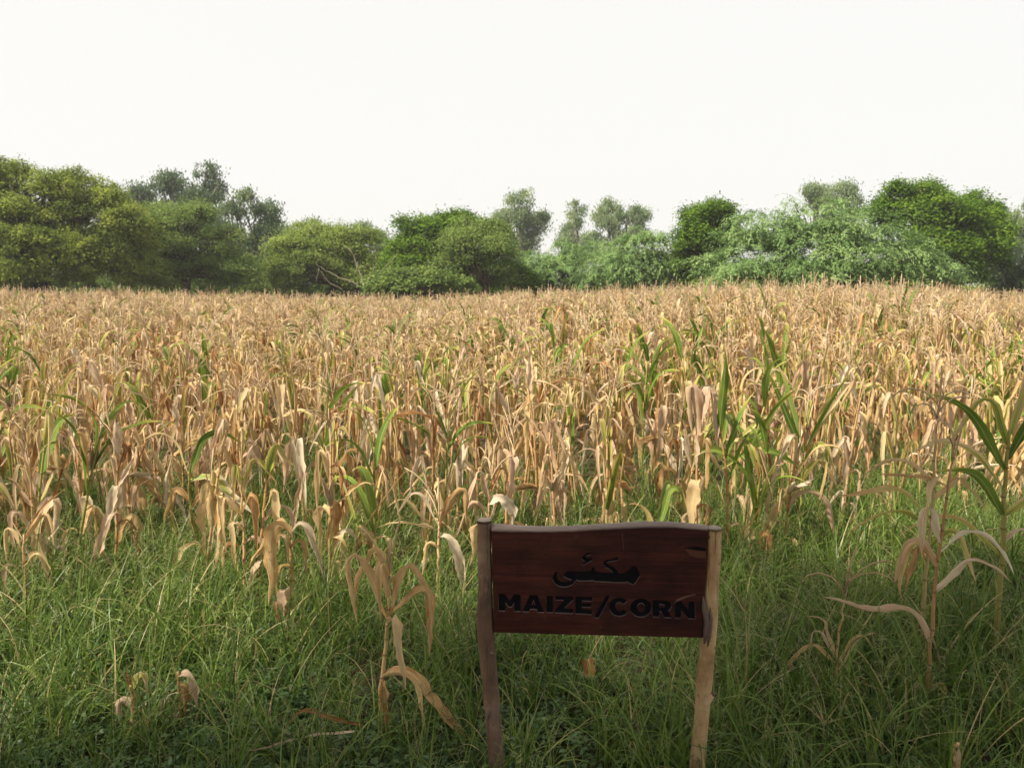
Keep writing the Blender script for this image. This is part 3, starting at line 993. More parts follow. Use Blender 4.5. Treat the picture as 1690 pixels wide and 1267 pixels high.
MG = 'maize plants standing in the field'
near_n, far_spots, near = 0, [], []
KIND_WORDS = {'straw': 'straw-dry', 'pink': 'pinkish withered', 'brown': 'rusty withered', 'half': 'half-green', 'green': 'green'}
MARKS = [(200, 'below the olive acacia'), (390, 'below the rounded tree'), (515, 'below the dark gum'), (645, 'below the dead tree'), (790, 'left of the sign'),
         (985, 'behind MAIZE'), (1190, 'behind CORN'), (1330, 'right of the sign'), (1500, 'below the mesquite'), (9999, 'below the right neem')]
KP = (['straw', 'pink', 'brown', 'half', 'green'], [.40, .18, .05, .25, .12])
for (x, y) in spots:
    t = to_px((x, y, 0.6))
    inview = t is not None and -40 < t[0] < 1730
    if near_n < 272 and inview:
        gk = 1.5 if t[0] > 880 else .85
        pk = np.array(KP[1]) * [1, 1, 1, gk, gk]
        kind = rng.choice(KP[0], p=pk / pk.sum())
        depth = y - edge_y(x)
        tas = bool(rng.random() < .8)
        root = near_plant(x, y, plant_h(x, y) * rng.uniform(.82, 1.12), kind, '', MG, tassel=tas)
        zone = 'on the front edge' if depth < .8 else 'in the second row' if depth < 1.5 else 'some rows back' if depth < 2.4 else 'deep in the crop' if depth < 3.4 else 'far inside'
        sx = to_px((x, y, .6))[0]
        mark = next(nm for lim, nm in MARKS if sx < lim)
        near.append((root, sx, f"{'tasselled' if tas else 'tasselless'} {KIND_WORDS[kind]} maize plant {zone} {mark}"))
        near_n += 1
    else:
        far_spots.append((x, y))

fams = {}
for root, sx, lab in near:
    fams.setdefault(lab, []).append((sx, root))
ORD = ['leftmost', 'second from left', 'third from left', 'fourth from left', 'fifth from left', 'sixth from left', 'seventh from left', 'eighth from left', 'ninth from left', 'tenth from left', 'eleventh from left', 'twelfth from left', 'thirteenth from left']
for lab, mem in fams.items():
    mem.sort(key=lambda t: t[0])
    for q, (sx, root) in enumerate(mem):
        root['label'] = lab if len(mem) == 1 else f"{lab}, {'rightmost' if q == len(mem) - 1 else ORD[min(q, 12)] if len(mem) > 2 else 'left one'}"

# ---- the rest of the crop: whole plants scattered as one mass
proto = bpy.data.collections.new('maize_prototypes')
protos_kind = ['straw'] * 14 + ['pink'] * 3 + ['half'] * 9 + ['green'] * 2
for kk in protos_kind:
    g = Geo()
    h = rng.uniform(.95, 1.05)
    P = stalk_path(h, rng.uniform(0, .12), rng.uniform(0, 6.28), k=9)
    v, f, c = tube(P, np.linspace(.011, .006, 9), 5)
    b0 = g.n
    g.add(v, f, 1, dry=.2 if kk == 'green' else 1.0, node=0.0, tint=.5)
    a = rng.uniform(0, 6)
    nl = int(rng.integers(9, 13))
    for hs in np.linspace(.2, .98, nl):
        t = hs * 8
        i0 = min(int(t), 7)
        p = P[i0] * (1 - t + i0) + P[i0 + 1] * (t - i0)
        lk = rng.choice(PLANT_KINDS[kk][0])
        a += PI + rng.normal(0, .5)
        sp_ = rand_leaf_spec(lk)
        sp_['length'] *= rng.uniform(.65, .95)
        leaf_geo(g, kind=lk, seg=9, across=2, base=p, az=a, **sp_)
    tassel_geo(g, h=rng.uniform(.2, .42), mat=2, seg=6, base=P[-1], ns=3, thin=1.25)
    proto.objects.link(bpy.data.objects.new('maize_prototype', g.mesh('maize_prototype', [M['leaf'], M['stalk'], M['tassel']])))


def scatter(name, pts, rot, scl, idx, coll, label, cat, mats=()):
    m = bpy.data.meshes.new(name)
    pts = np.asarray(pts, np.float32)
    m.vertices.add(len(pts))
    m.vertices.foreach_set('co', pts.ravel())
    for nm, tp, key, data in (('rot', 'FLOAT_VECTOR', 'vector', rot), ('scl', 'FLOAT_VECTOR', 'vector', scl), ('idx', 'INT', 'value', idx)):
        a = m.attributes.new(nm, tp, 'POINT')
        a.data.foreach_set(key, np.asarray(data, np.int32 if tp == 'INT' else np.float32).ravel())
    for mt in mats:
        m.materials.append(mt)
    o = link(name, m)
    ng = bpy.data.node_groups.new(name + '_scatter', 'GeometryNodeTree')
    ng.interface.new_socket('Geometry', in_out='INPUT', socket_type='NodeSocketGeometry')
    ng.interface.new_socket('Geometry', in_out='OUTPUT', socket_type='NodeSocketGeometry')
    gi, go = ng.nodes.new('NodeGroupInput'), ng.nodes.new('NodeGroupOutput')
    ci = ng.nodes.new('GeometryNodeCollectionInfo')
    ci.inputs['Collection'].default_value = coll
    ci.inputs['Separate Children'].default_value = True
    ci.inputs['Reset Children'].default_value = True
    ip = ng.nodes.new('GeometryNodeInstanceOnPoints')
    ip.inputs['Pick Instance'].default_value = True
    L = ng.links.new
    L(gi.outputs[0], ip.inputs['Points'])
    L(ci.outputs[0], ip.inputs['Instance'])
    for nm, tp, sock in (('rot', 'FLOAT_VECTOR', 'Rotation'), ('scl', 'FLOAT_VECTOR', 'Scale'), ('idx', 'INT', 'Instance Index')):
        na = ng.nodes.new('GeometryNodeInputNamedAttribute')
        na.data_type = tp
        na.inputs['Name'].default_value = nm
        L(na.outputs[0], ip.inputs[sock])
    L(ip.outputs[0], go.inputs[0])
    md = o.modifiers.new('scatter', 'NODES')
    md.node_group = ng
    tag(o, label, cat, kind='stuff')
    return o


fp, fr, fs, fi = [], [], [], []
for (x, y) in far_spots:
    h = plant_h(x, y) * rng.uniform(.86, 1.12)
    fp.append((x, y, float(ground_z(x, y)) - .02))
    ln_ = .3 if rng.random() < .05 else .07
    fr.append((rng.normal(0, ln_), rng.normal(0, ln_), rng.uniform(0, 6.283)))
    w_ = rng.uniform(.9, 1.15)
    fs.append((w_, w_, h))
    ii_ = int(rng.integers(len(protos_kind)))
    if x / y > .03 and rng.random() < .20:
        ii_ = int(rng.integers(len(protos_kind) - 10, len(protos_kind)))
    fi.append(ii_)
scatter('maize_crop', fp, fr, fs, fi, proto, 'dense dry maize crop filling the field back to the trees', 'maize crop')

# ------------------------------------------------------------------ grass
gproto = bpy.data.collections.new('grass_prototypes')


def blade(g, base, az, L, w, e0, e1, seg=6, tint=.5, dry=0.0, mat=0):
    t = np.linspace(0, 1, seg + 1)
    e = e0 + (e1 - e0) * t ** 1.6
    az_ = az + rng.normal(0, .25) * t
    d = np.stack([np.cos(e) * np.cos(az_), np.cos(e) * np.sin(az_), np.sin(e)], 1)
    P = np.zeros((seg + 1, 3))
    P[1:] = np.cumsum((d[1:] + d[:-1]) / 2, axis=0) * L / seg
    P += base
    sd = np.stack([-np.sin(az_), np.cos(az_), np.zeros(seg + 1)], 1)
    tw = rng.uniform(-1.0, 1.0) * t
    nn = np.cross(d, sd)
    sd = sd * np.cos(tw)[:, None] + nn * np.sin(tw)[:, None]
    wd = w * np.minimum(1, .5 + 2 * t) * (1 - t ** 2.2) + .0004
    V = np.stack([P - sd * wd[:, None] / 2, P + sd * wd[:, None] / 2], 1).reshape(-1, 3)
    a = np.arange(seg) * 2
    F = np.stack([a, a + 1, a + 3, a + 2], 1)
    g.add(V, F, mat, tint=tint, dry=dry)
    return P


def panicle(g, base, az, L, e0, mat=1):
    """thin flowering stem with a loose seed head"""
    P = blade(g, base, az, L, .0022, e0, e0 - rng.uniform(.1, .6), 6, rng.uniform(.3, .7), 0, mat)
    n = int(rng.integers(10, 18))
    for q in range(n):
        t = .62 + .38 * q / n
        i = min(int(t * 6), 5)
        p = P[i] + (P[i + 1] - P[i]) * (t * 6 - i)
        blade(g, p, rng.uniform(0, 6.28), rng.uniform(.03, .075) * (1.25 - t * .6), .0028, rng.uniform(.1, 1.0), rng.uniform(-.8, .4), 2, rng.uniform(0, 1), 0, mat)


n_grass = 16
for k in range(n_grass):
    g = Geo()
    nb = int(rng.integers(14, 22))
    tall = rng.uniform(.8, 1.25)
    for b in range(nb):
        base = np.array([rng.normal(0, .035), rng.normal(0, .035), 0])
        L = rng.uniform(.2, .55) * tall
        e0 = R(rng.uniform(58, 89))
        blade(g, base, rng.uniform(0, 6.28), L, (rng.uniform(.0035, .007) if b % 2 else rng.uniform(.006, .0115)), e0, e0 - rng.uniform(.3, 2.3), 7, rng.uniform(0, 1), 1.0 if rng.random() < .05 else 0.0)
    if k % 2 == 0:
        for _ in range(int(rng.integers(1, 3))):
            panicle(g, np.array([rng.normal(0, .03), rng.normal(0, .03), 0]), rng.uniform(0, 6.28), rng.uniform(.38, .62) * tall, R(rng.uniform(72, 88)))
    gproto.objects.link(bpy.data.objects.new('grass_tuft', g.mesh('grass_tuft', [M['grass'], M['seed']])))

gp, gr_, gs, gi_ = [], [], [], []


def grass_density(x, y):
    e = float(edge_y(x))
    base = 120
    d = y - e
    return base * np.interp(d, [-.4, .4, 1.3, 3.0, 6], [1, .75, .35, .12, 0])


cell = .25
for yy in np.arange(1.4, 15, cell):
    half = .68 * yy + 1.6
    for xx in np.arange(-half, half, cell):
        k = rng.poisson(grass_density(xx, yy) * cell * cell)
        for _ in range(k):
            x, y = xx + rng.uniform(0, cell), yy + rng.uniform(0, cell)
            patch = noise.noise(Vector((x * .9, y * .9, 3.1)))
            s = (0.95 + .45 * patch) * rng.uniform(.7, 1.25)
            s *= np.interp(y, [1.4, 2.4, 3.4, 4.5, 15], [.42, .56, .78, .80, .78])
            gp.append((x, y, float(ground_z(x, y)) - .025))
            gr_.append((rng.normal(0, .1), rng.normal(0, .1), rng.uniform(0, 6.28)))
            gs.append((s, s, s))
            gi_.append(int(rng.integers(n_grass)))
scatter('grass', gp, gr_, gs, gi_, gproto, 'long lush green grass with fine seed heads in front of the crop', 'grass')

# ---- low broad-leaved weeds at the bottom of the picture
wproto = bpy.data.collections.new('weed_prototypes')
n_weed = 8
for k in range(n_weed):
    g = Geo()
    for b in range(int(rng.integers(4, 8))):
        az, L = rng.uniform(0, 6.28), rng.uniform(.08, .2)
        P = blade(g, np.zeros(3), az, L, .003, R(rng.uniform(30, 80)), R(rng.uniform(0, 40)), 4, .3, 0)
        nlf = int(rng.integers(5, 10))
        tt = rng.uniform(.3, 1.0, nlf) * 3.99
        i0 = tt.astype(int)
        pos = P[i0] + (P[i0 + 1] - P[i0]) * (tt - i0)[:, None] + rng.normal(0, .012, (nlf, 3))
        ax = unit(nlf) * [1, 1, .3]
        leaves_mesh(g, pos + ax * .012, ax, np.array([0, 0, 1.0]) + rng.normal(0, .3, (nlf, 3)), rng.uniform(.018, .036, nlf), rng.uniform(.012, .022, nlf), rng.uniform(0, 1, nlf))
    g.at.setdefault('dry', [np.zeros(g.n)])
    wproto.objects.link(bpy.data.objects.new('weed', g.mesh('weed', [M['weed']])))
wp, wr, ws, wi = [], [], [], []
for _ in range(5200):
    y = rng.uniform(1.5, 4.2)
    x = rng.uniform(-.68 * y - 1.0, .68 * y + 1.0)
    if rng.random() > np.interp(y, [1.5, 2.9, 3.3, 4.2], [1, 1, .4, .05]) * (1.0 if x < .4 else .5):
        continue
    s = rng.uniform(.5, 1.0)
    wp.append((x, y, float(ground_z(x, y)) - .02)); wr.append((0, 0, rng.uniform(0, 6.28))); ws.append((s, s, s)); wi.append(int(rng.integers(n_weed)))
scatter('weeds', wp, wr, ws, wi, wproto, 'low broad-leaved weeds between the grass at the bottom', 'weeds')

# ------------------------------------------------------------------ single maize plants that stand out
PG = 'maize plants standing alone in the grass'


def hero(px_base, py_base, top_z, stalk_px, leaves, label, dry=1.0, tassel=None, group=PG, Y=None, ears=(), r0=.010, cat='maize plant', name='maize_plant'):
    """stalk_px: photo points the stalk passes, from the foot up; leaves: dicts with h = share of the stalk"""
    b = foot(px_base, py_base) if Y is None else Vector((at(px_base, 633, Y).x, Y, 0))
    root = empty(name, (b.x, b.y, float(ground_z(b.x, b.y)) - .02))
    tag(root, label, cat, group)
    pts = [np.zeros(3)]
    for (x, y_) in stalk_px:
        pts.append(np.array(at(x, y_, b.y)) - np.array([b.x, b.y, 0]))
    pts = np.array(pts)
    t = np.linspace(0, 1, len(pts))
    tt = np.linspace(0, 1, 17)
    P = np.stack([np.interp(tt, t, pts[:, k]) for k in range(3)], 1)
    P[1:-1] = (P[:-2] + P[1:-1] * 2 + P[2:]) / 4
    P[1:, 0] += rng.normal(0, .0018, 16)
    P[1:, 1] += np.cumsum(rng.normal(0, .006, 16))
    P[0, 2] = -.03
    link('stalk', stalk_geo(Geo(), P, r0=r0, r1=r0 * .5, dry=dry).mesh('stalk', [M['stalk']]), root)
    for lf in leaves:
        lf = dict(lf)
        s = lf.pop('h') * 16
        az = R(lf.pop('az', 0))
        i0 = min(int(s), 15)
        p = P[i0] * (1 - s + i0) + P[i0 + 1] * (s - i0)
        kd = lf.get('kind', 'straw')
        sp2 = rand_leaf_spec(kd)
        sp2.update(lf)
        sp2['kind'] = kd
        if abs(math.sin(az)) < .55 and 'roll' not in lf:
            sp2['roll'] = rng.choice([-1, 1]) * rng.uniform(45, 75)
        o = link('leaf', leaf_geo(Geo(), seg=18, across=6, **sp2).mesh('leaf', [M['leaf']]), root, p)
        o.rotation_euler = (0, 0, az)
    if tassel:
        o = link('tassel', tassel_geo(Geo(), n=tassel[0], h=tassel[1]).mesh('tassel', [M['tassel']]), root, P[-1])
        d = P[-1] - P[-4]
        o.rotation_euler = (0, math.atan2(d[0], d[2]), 0)
    for (hh, az, tilt, kd) in ears:
        link('ear', ear_geo(Geo(), az=R(az), tilt=tilt, kind=kd).mesh('ear', [M['leaf']]), root, P[int(hh * 16)])
    return root


F = dict
hero(628, 1225, .6, [(626, 1160), (634, 1080), (640, 1030), (641, 980)], [
    F(h=.97, az=170, a0=78, fold=.45, a1=-86, fw=.06, length=.40, width=.042, kind='straw', tint=.38, twist=10, side=0),
    F(h=.80, az=185, a0=70, fold=.50, a1=-88, fw=.05, length=.52, width=.045, kind='straw', tint=.38, twist=0, side=0),
    F(h=.82, az=20, a0=72, fold=.44, a1=-86, fw=.05, length=.44, width=.048, kind='straw', tint=.46, twist=0, side=0),
    F(h=.84, az=-20, a0=42, fold=.42, a1=-84, fw=.07, length=.42, width=.045, kind='straw', tint=.38, twist=15, side=0),
    F(h=.99, az=250, a0=80, fold=.40, a1=-85, fw=.06, length=.34, width=.04, kind='straw', tint=.46, twist=0, side=0),
    F(h=.78, az=-60, a0=40, fold=.2, a1=-85, fw=.1, length=.3, width=.04, kind='pink'),
    F(h=.40, az=-12, a0=25, fold=.15, a1=-48, fw=.15, length=.50, width=.040, kind='straw', tint=.38, twist=30, side=-12, curl=.45),
    F(h=.36, az=-70, a0=0, fold=.1, a1=-85, fw=.1, length=.2, width=.04, kind='brown'),
    F(h=.38, az=-25, a0=20, fold=.3, a1=-86, fw=.2, length=.34, width=.035, kind='straw', tint=.46)],
    'short dried maize plant with pale folded leaves close left of the sign', tassel=(4, .2), r0=.009)
hero(483, 1048, .6, [(480, 960), (479, 905), (480, 868)], [
    F(h=.95, az=200, a0=60, fold=.16, a1=-80, fw=.1, length=.46, width=.085, kind='brown', tint=.2, curl=.8, side=10),
    F(h=.95, az=150, a0=50, fold=.2, a1=-84, fw=.1, length=.42, width=.06, kind='brown', tint=.24),
    F(h=.97, az=-20, a0=55, fold=.22, a1=-70, fw=.12, length=.36, width=.05, kind='pale'),
    F(h=.75, az=10, a0=40, fold=.2, a1=-86, fw=.1, length=.22, width=.04, kind='straw'),
    F(h=.5, az=180, a0=30, fold=.2, a1=-80, fw=.1, length=.2, width=.03, kind='straw')],
    'maize plant with one big orange-brown hanging leaf, left of the short pale plant')
hero(476, 1085, .4, [(474, 1020), (473, 985)], [
    F(h=.97, az=260, a0=75, fold=.3, a1=-88, fw=.05, length=.17, width=.06, kind='pink', tint=.8, curl=.7),
    F(h=.85, az=200, a0=40, fold=.25, a1=-85, fw=.08, length=.14, width=.035, kind='straw')],
    'stunted maize plant topped by a single pale folded leaf, below the orange-brown one')
hero(405, 1000, .8, [(402, 920), (399, 850), (395, 780)], [
    F(h=.97, az=150, a0=80, fold=.3, a1=-80, length=.34, width=.04, kind='half'),
    F(h=.9, az=20, a0=75, fold=.5, a1=-50, length=.36, width=.04, kind='half'),
    F(h=.72, az=190, a0=55, fold=.3, a1=-82, length=.42, width=.04, kind='straw'),
    F(h=.75, az=-30, a0=60, fold=.3, a1=-85, length=.42, width=.05, kind='brown'),
    F(h=.6, az=230, a0=50, fold=.2, a1=-86, length=.4, width=.05, kind='straw'),
    F(h=.45, az=170, a0=30, fold=.3, a1=-86, length=.32, width=.035, kind='straw'),
    F(h=.5, az=-10, a0=40, fold=.25, a1=-85, length=.3, width=.04, kind='pink')],
    'left one of the twin dried maize plants standing before the crop at left')
hero(428, 1000, .8, [(428, 930), (430, 850), (433, 775)], [
    F(h=.98, az=200, a0=82, fold=.35, a1=-70, length=.3, width=.035, kind='half'),
    F(h=.95, az=10, a0=80, fold=.55, a1=-60, length=.36, width=.045, kind='half'),
    F(h=.74, az=-20, a0=62, fold=.3, a1=-85, length=.46, width=.05, kind='straw'),
    F(h=.66, az=40, a0=50, fold=.3, a1=-84, length=.4, width=.045, kind='pale'),
    F(h=.5, az=0, a0=50, fold=.3, a1=-80, length=.35, width=.04, kind='straw'),
    F(h=.4, az=250, a0=20, fold=.1, a1=-88, length=.22, width=.05, kind='pale')],
    'right one of the twin dried maize plants standing before the crop at left', ears=((.4, 200, 165, 'pale'),))
hero(222, 1212, .2, [(221, 1165), (217, 1118)], [
    F(h=.9, az=10, a0=70, fold=.4, a1=-80, fw=.08, length=.16, width=.035, kind='half'),
    F(h=.6, az=200, a0=50, fold=.3, a1=-85, fw=.1, length=.13, width=.045, kind='pink'),
    F(h=.75, az=170, a0=85, fold=.9, a1=60, length=.12, width=.02, kind='brown')],
    'small broken maize stub with a curled leaf in the grass at lower left')
hero(300, 1205, .25, [(299, 1150), (298, 1100)], [
    F(h=.62, az=195, a0=15, fold=.12, a1=-72, fw=.12, length=.24, width=.035, kind='pale', curl=.5),
    F(h=.95, az=-15, a0=20, fold=.2, a1=-75, fw=.1, length=.16, width=.04, kind='pink', tint=.7),
    F(h=.8, az=-40, a0=10, fold=.1, a1=-80, length=.12, width=.04, kind='brown')],
    'small withered maize plant with a pale hanging leaf, right of the stub at lower left')
hero(1528, 1178, 1.2, [(1530, 1080), (1540, 960), (1553, 860), (1573, 755)], [
    F(h=.33, az=178, a0=68, fold=.30, a1=-4, fw=.14, length=.46, width=.030, kind='pink', tint=.7, twist=25, side=0, curl=.6),
    F(h=.50, az=5, a0=48, fold=.5, a1=-35, fw=.14, length=.34, width=.036, kind='pink', twist=20),
    F(h=.60, az=170, a0=60, fold=.35, a1=-80, fw=.15, length=.34, width=.035, kind='brown'),
    F(h=.66, az=10, a0=42, fold=.42, a1=-60, fw=.18, length=.34, width=.034, kind='pale'),
    F(h=.70, az=175, a0=75, fold=.45, a1=-85, fw=.08, length=.32, width=.034, kind='pale'),
    F(h=.62, az=150, a0=60, fold=.3, a1=-75, fw=.1, length=.3, width=.045, kind='straw'),
    F(h=.97, az=195, a0=0, fold=.1, a1=-68, fw=.12, length=.34, width=.042, kind='straw', curl=.9),
    F(h=.92, az=175, a0=25, fold=.4, a1=-20, fw=.3, length=.3, width=.02, kind='straw'),
    F(h=.12, az=170, a0=55, fold=.3, a1=-75, fw=.08, length=.16, width=.03, kind='pink'),
    F(h=.12, az=5, a0=45, fold=.35, a1=-85, fw=.08, length=.18, width=.035, kind='straw')],
    'tall thin withered maize plant on the right with one long leaf pointing left', tassel=(3, .18), r0=.008)
hero(1523, 1090, 1.2, [(1527, 960), (1538, 820), (1541, 700)], [
    F(h=.78, az=175, a0=42, fold=.42, a1=-30, fw=.2, length=.36, width=.03, kind='straw'),
    F(h=.62, az=180, a0=45, fold=.4, a1=-22, fw=.2, length=.46, width=.034, kind='half'),
    F(h=.58, az=186, a0=35, fold=.4, a1=-30, fw=.25, length=.42, width=.036, kind='half'),
    F(h=.45, az=200, a0=60, fold=.3, a1=-80, length=.3, width=.04, kind='brown'),
    F(h=.7, az=10, a0=40, fold=.4, a1=-45, length=.34, width=.035, kind='straw'),
    F(h=.5, az=0, a0=50, fold=.3, a1=-70, length=.4, width=.035, kind='half')],
    'slender yellowing maize plant with a tall tassel, close behind the tall thin withered one', tassel=(5, .28), dry=.7)
hero(1640, 1090, 1.3, [(1645, 980), (1650, 860), (1655, 760), (1658, 700)], [
    F(h=.97, az=10, a0=74, fold=.8, a1=35, fw=.4, length=.55, width=.040, kind='half', twist=0, crumple=.4),
    F(h=.80, az=-8, a0=66, fold=.7, a1=50, fw=.4, length=.48, width=.042, kind='green', twist=0, side=0),
    F(h=.90, az=172, a0=72, fold=.42, a1=-70, fw=.12, length=.50, width=.04, kind='half', twist=0),
    F(h=.74, az=172, a0=60, fold=.7, a1=10, fw=.35, length=.46, width=.045, kind='green', side=0),
    F(h=.66, az=180, a0=50, fold=.6, a1=0, fw=.3, length=.46, width=.04, kind='half'),
    F(h=.55, az=170, a0=60, fold=.6, a1=-10, fw=.3, length=.36, width=.045, kind='green'),
    F(h=.55, az=0, a0=40, fold=.4, a1=-50, fw=.25, length=.4, width=.05, kind='half'),
    F(h=.40, az=165, a0=45, fold=.5, a1=-40, fw=.25, length=.5, width=.03, kind='half'),
    F(h=.45, az=20, a0=30, fold=.3, a1=-60, length=.35, width=.04, kind='pink')],
    'tall green and yellow maize plant at the right edge in the grass', dry=.3, r0=.013)
hero(1376, 1158, .6, [(1380, 1090), (1392, 1030), (1398, 990)], [
    F(h=.35, az=175, a0=45, fold=.35, a1=-45, fw=.12, length=.34, width=.028, kind='straw'),
    F(h=.40, az=160, a0=60, fold=.5, a1=-70, fw=.1, length=.26, width=.02, kind='pale'),
    F(h=.45, az=170, a0=62, fold=.7, a1=-20, fw=.15, length=.2, width=.026, kind='pink'),
    F(h=.35, az=0, a0=68, fold=.6, a1=-30, fw=.2, length=.24, width=.016, kind='straw'),
    F(h=.3, az=15, a0=50, fold=.6, a1=-10, fw=.2, length=.24, width=.014, kind='straw'),
    F(h=.2, az=-20, a0=30, fold=.4, a1=-50, fw=.2, length=.2, width=.016, kind='brown'),
    F(h=.15, az=185, a0=70, fold=.9, a1=40, fw=.2, length=.18, width=.028, kind='green')],
    'stunted maize plant with an upright open tassel in the grass right of the sign', tassel=(5, .17), r0=.006)
hero(1150, 925, 1.0, [(1149, 830), (1152, 740), (1156, 660)], [
    F(h=.80, az=190, a0=86, fold=.52, a1=-88, fw=.05, length=.60, width=.075, kind='pink', tint=.72, twist=0, side=0),
    F(h=.84, az=10, a0=86, fold=.42, a1=-88, fw=.05, length=.66, width=.08, kind='pink', tint=.78, twist=0, side=0),
    F(h=.95, az=0, a0=75, fold=.4, a1=-70, fw=.2, length=.4, width=.03, kind='straw'),
    F(h=.60, az=200, a0=84, fold=.5, a1=-88, fw=.05, length=.42, width=.075, kind='pink', tint=.7),
    F(h=.62, az=-60, a0=80, fold=.35, a1=-88, fw=.05, length=.5, width=.085, kind='brown', tint=.25),
    F(h=.5, az=250, a0=40, fold=.2, a1=-88, fw=.08, length=.36, width=.09, kind='straw', tint=.55),
    F(h=.35, az=0, a0=30, fold=.2, a1=-85, fw=.1, length=.24, width=.06, kind='brown'),
    F(h=.3, az=180, a0=30, fold=.2, a1=-80, fw=.1, length=.25, width=.05, kind='pink')],
    'bulky pinkish maize plant with bundled collapsed leaves behind the right end of the sign', group='maize plants along the front edge of the crop')
hero(1322, 890, 1.0, [(1322, 820), (1323, 760), (1325, 735)], [
    F(h=.92, az=178, a0=66, fold=.9, a1=50, fw=.3, length=.66, width=.045, kind='green', twist=0, side=0, crumple=.15, tint=.3),
    F(h=.96, az=165, a0=74, fold=.9, a1=62, fw=.3, length=.60, width=.055, kind='green', twist=0, side=0, crumple=.15, tint=.75),
    F(h=.96, az=5, a0=62, fold=.9, a1=48, fw=.3, length=.60, width=.052, kind='green', twist=0, side=0, crumple=.15, tint=.5),
    F(h=.99, az=15, a0=56, fold=.9, a1=40, fw=.3, length=.62, width=.032, kind='half', twist=0, side=0, crumple=.2),
    F(h=.62, az=182, a0=34, fold=.5, a1=-35, fw=.35, length=.62, width=.045, kind='green', side=0, crumple=.2, tint=.7),
    F(h=.7, az=-10, a0=60, fold=.4, a1=-70, fw=.15, length=.45, width=.045, kind='half'),
    F(h=.55, az=0, a0=60, fold=.35, a1=-60, fw=.2, length=.4, width=.04, kind='half'),
    F(h=.4, az=200, a0=40, fold=.3, a1=-80, fw=.1, length=.35, width=.04, kind='straw')],
    'fresh green maize plant with a fan of upright blades right of the sign', dry=.2, group='maize plants along the front edge of the crop', Y=5.5)
hero(1084, 900, .55, [(1084, 880), (1085, 850)], [
    F(h=.9, az=30, a0=80, fold=.75, a1=-60, fw=.1, length=.38, width=.06, kind='green', twist=0, crumple=.2, tint=.9),
    F(h=.9, az=10, a0=76, fold=.6, a1=-75, fw=.15, length=.46, width=.045, kind='green', twist=0, crumple=.2, tint=.6),
    F(h=.7, az=190, a0=45, fold=.4, a1=-50, fw=.1, length=.32, width=.06, kind='green', twist=0, crumple=.3, tint=.95),
    F(h=.6, az=170, a0=70, fold=.8, a1=0, fw=.2, length=.3, width=.04, kind='half')],
    'low green maize plant with broad pale-ribbed blades just above the sign', dry=.1, group='maize plants along the front edge of the crop', Y=4.9)
hero(1215, 870, .8, [(1216, 800), (1216, 720), (1217, 690)], [
    F(h=.55, az=170, a0=40, fold=.4, a1=-20, fw=.3, length=.36, width=.04, kind='green', tint=.8),
    F(h=.97, az=190, a0=75, fold=.3, a1=-80, fw=.1, length=.3, width=.045, kind='green', tint=.85),
    F(h=.75, az=10, a0=40, fold=.6, a1=-30, fw=.3, length=.5, width=.03, kind='half'),
    F(h=.9, az=200, a0=60, fold=.5, a1=-40, fw=.3, length=.3, width=.045, kind='green', tint=.9)],
    'slim maize plant with a bright green stem right behind the sign', dry=.05, group='maize plants along the front edge of the crop', Y=5.35, r0=.009)
hero(322, 905, .8, [(318, 850), (316, 800), (318, 760)], [
    F(h=.86, az=-6, a0=30, fold=.25, a1=-42, fw=.25, length=.44, width=.06, kind='half', tint=.95, twist=-30, side=-10, curl=.3),
    F(h=.97, az=15, a0=70, fold=.6, a1=-40, fw=.3, length=.45, width=.04, kind='green', tint=.3),
    F(h=.95, az=170, a0=72, fold=.6, a1=-20, fw=.3, length=.42, width=.035, kind='half'),
    F(h=.6, az=180, a0=50, fold=.3, a1=-80, fw=.1, length=.35, width=.04, kind='straw'),
    F(h=.5, az=20, a0=60, fold=.3, a1=-80, fw=.1, length=.35, width=.045, kind='brown')],
    'maize plant with a broad pale green leaf bending right, on the left', dry=.4, group='maize plants along the front edge of the crop', Y=4.75)
hero(806, 960, .6, [(805, 900), (806, 850), (808, 800)], [
    F(h=.85, az=-15, a0=45, fold=.25, a1=-55, fw=.2, length=.26, width=.075, kind='pale', tint=1.0, curl=.7),
    F(h=.9, az=190, a0=78, fold=.4, a1=-85, fw=.06, length=.4, width=.04, kind='pink'),
    F(h=.7, az=175, a0=55, fold=.3, a1=-70, fw=.1, length=.34, width=.045, kind='pink', tint=.76),
    F(h=.55, az=170, a0=40, fold=.2, a1=-86, fw=.1, length=.3, width=.05, kind='brown'),
    F(h=.97, az=20, a0=70, fold=.4, a1=-80, fw=.1, length=.36, width=.036, kind='straw')],
    'dried maize plant with a cream husk-like leaf right behind the left post', group='maize plants along the front edge of the crop', Y=4.3, tassel=(6, .24))
hero(722, 1010, .6, [(722, 950), (722, 900), (723, 868)], [
    F(h=.93, az=170, a0=60, fold=.55, a1=-20, fw=.15, length=.36, width=.035, kind='pink', tint=.7),
    F(h=.93, az=15, a0=65, fold=.55, a1=-82, fw=.08, length=.4, width=.045, kind='brown', tint=.27),
    F(h=.75, az=-10, a0=20, fold=.1, a1=-68, fw=.1, length=.36, width=.06, kind='pale', curl=.5),
    F(h=.6, az=190, a0=40, fold=.2, a1=-86, fw=.1, length=.24, width=.04, kind='brown'),
    F(h=.85, az=185, a0=20, fold=.4, a1=-10, fw=.3, length=.3, width=.03, kind='straw')],
    'dried maize plant with a pale broad hanging leaf just before the left post', tassel=(4, .22))
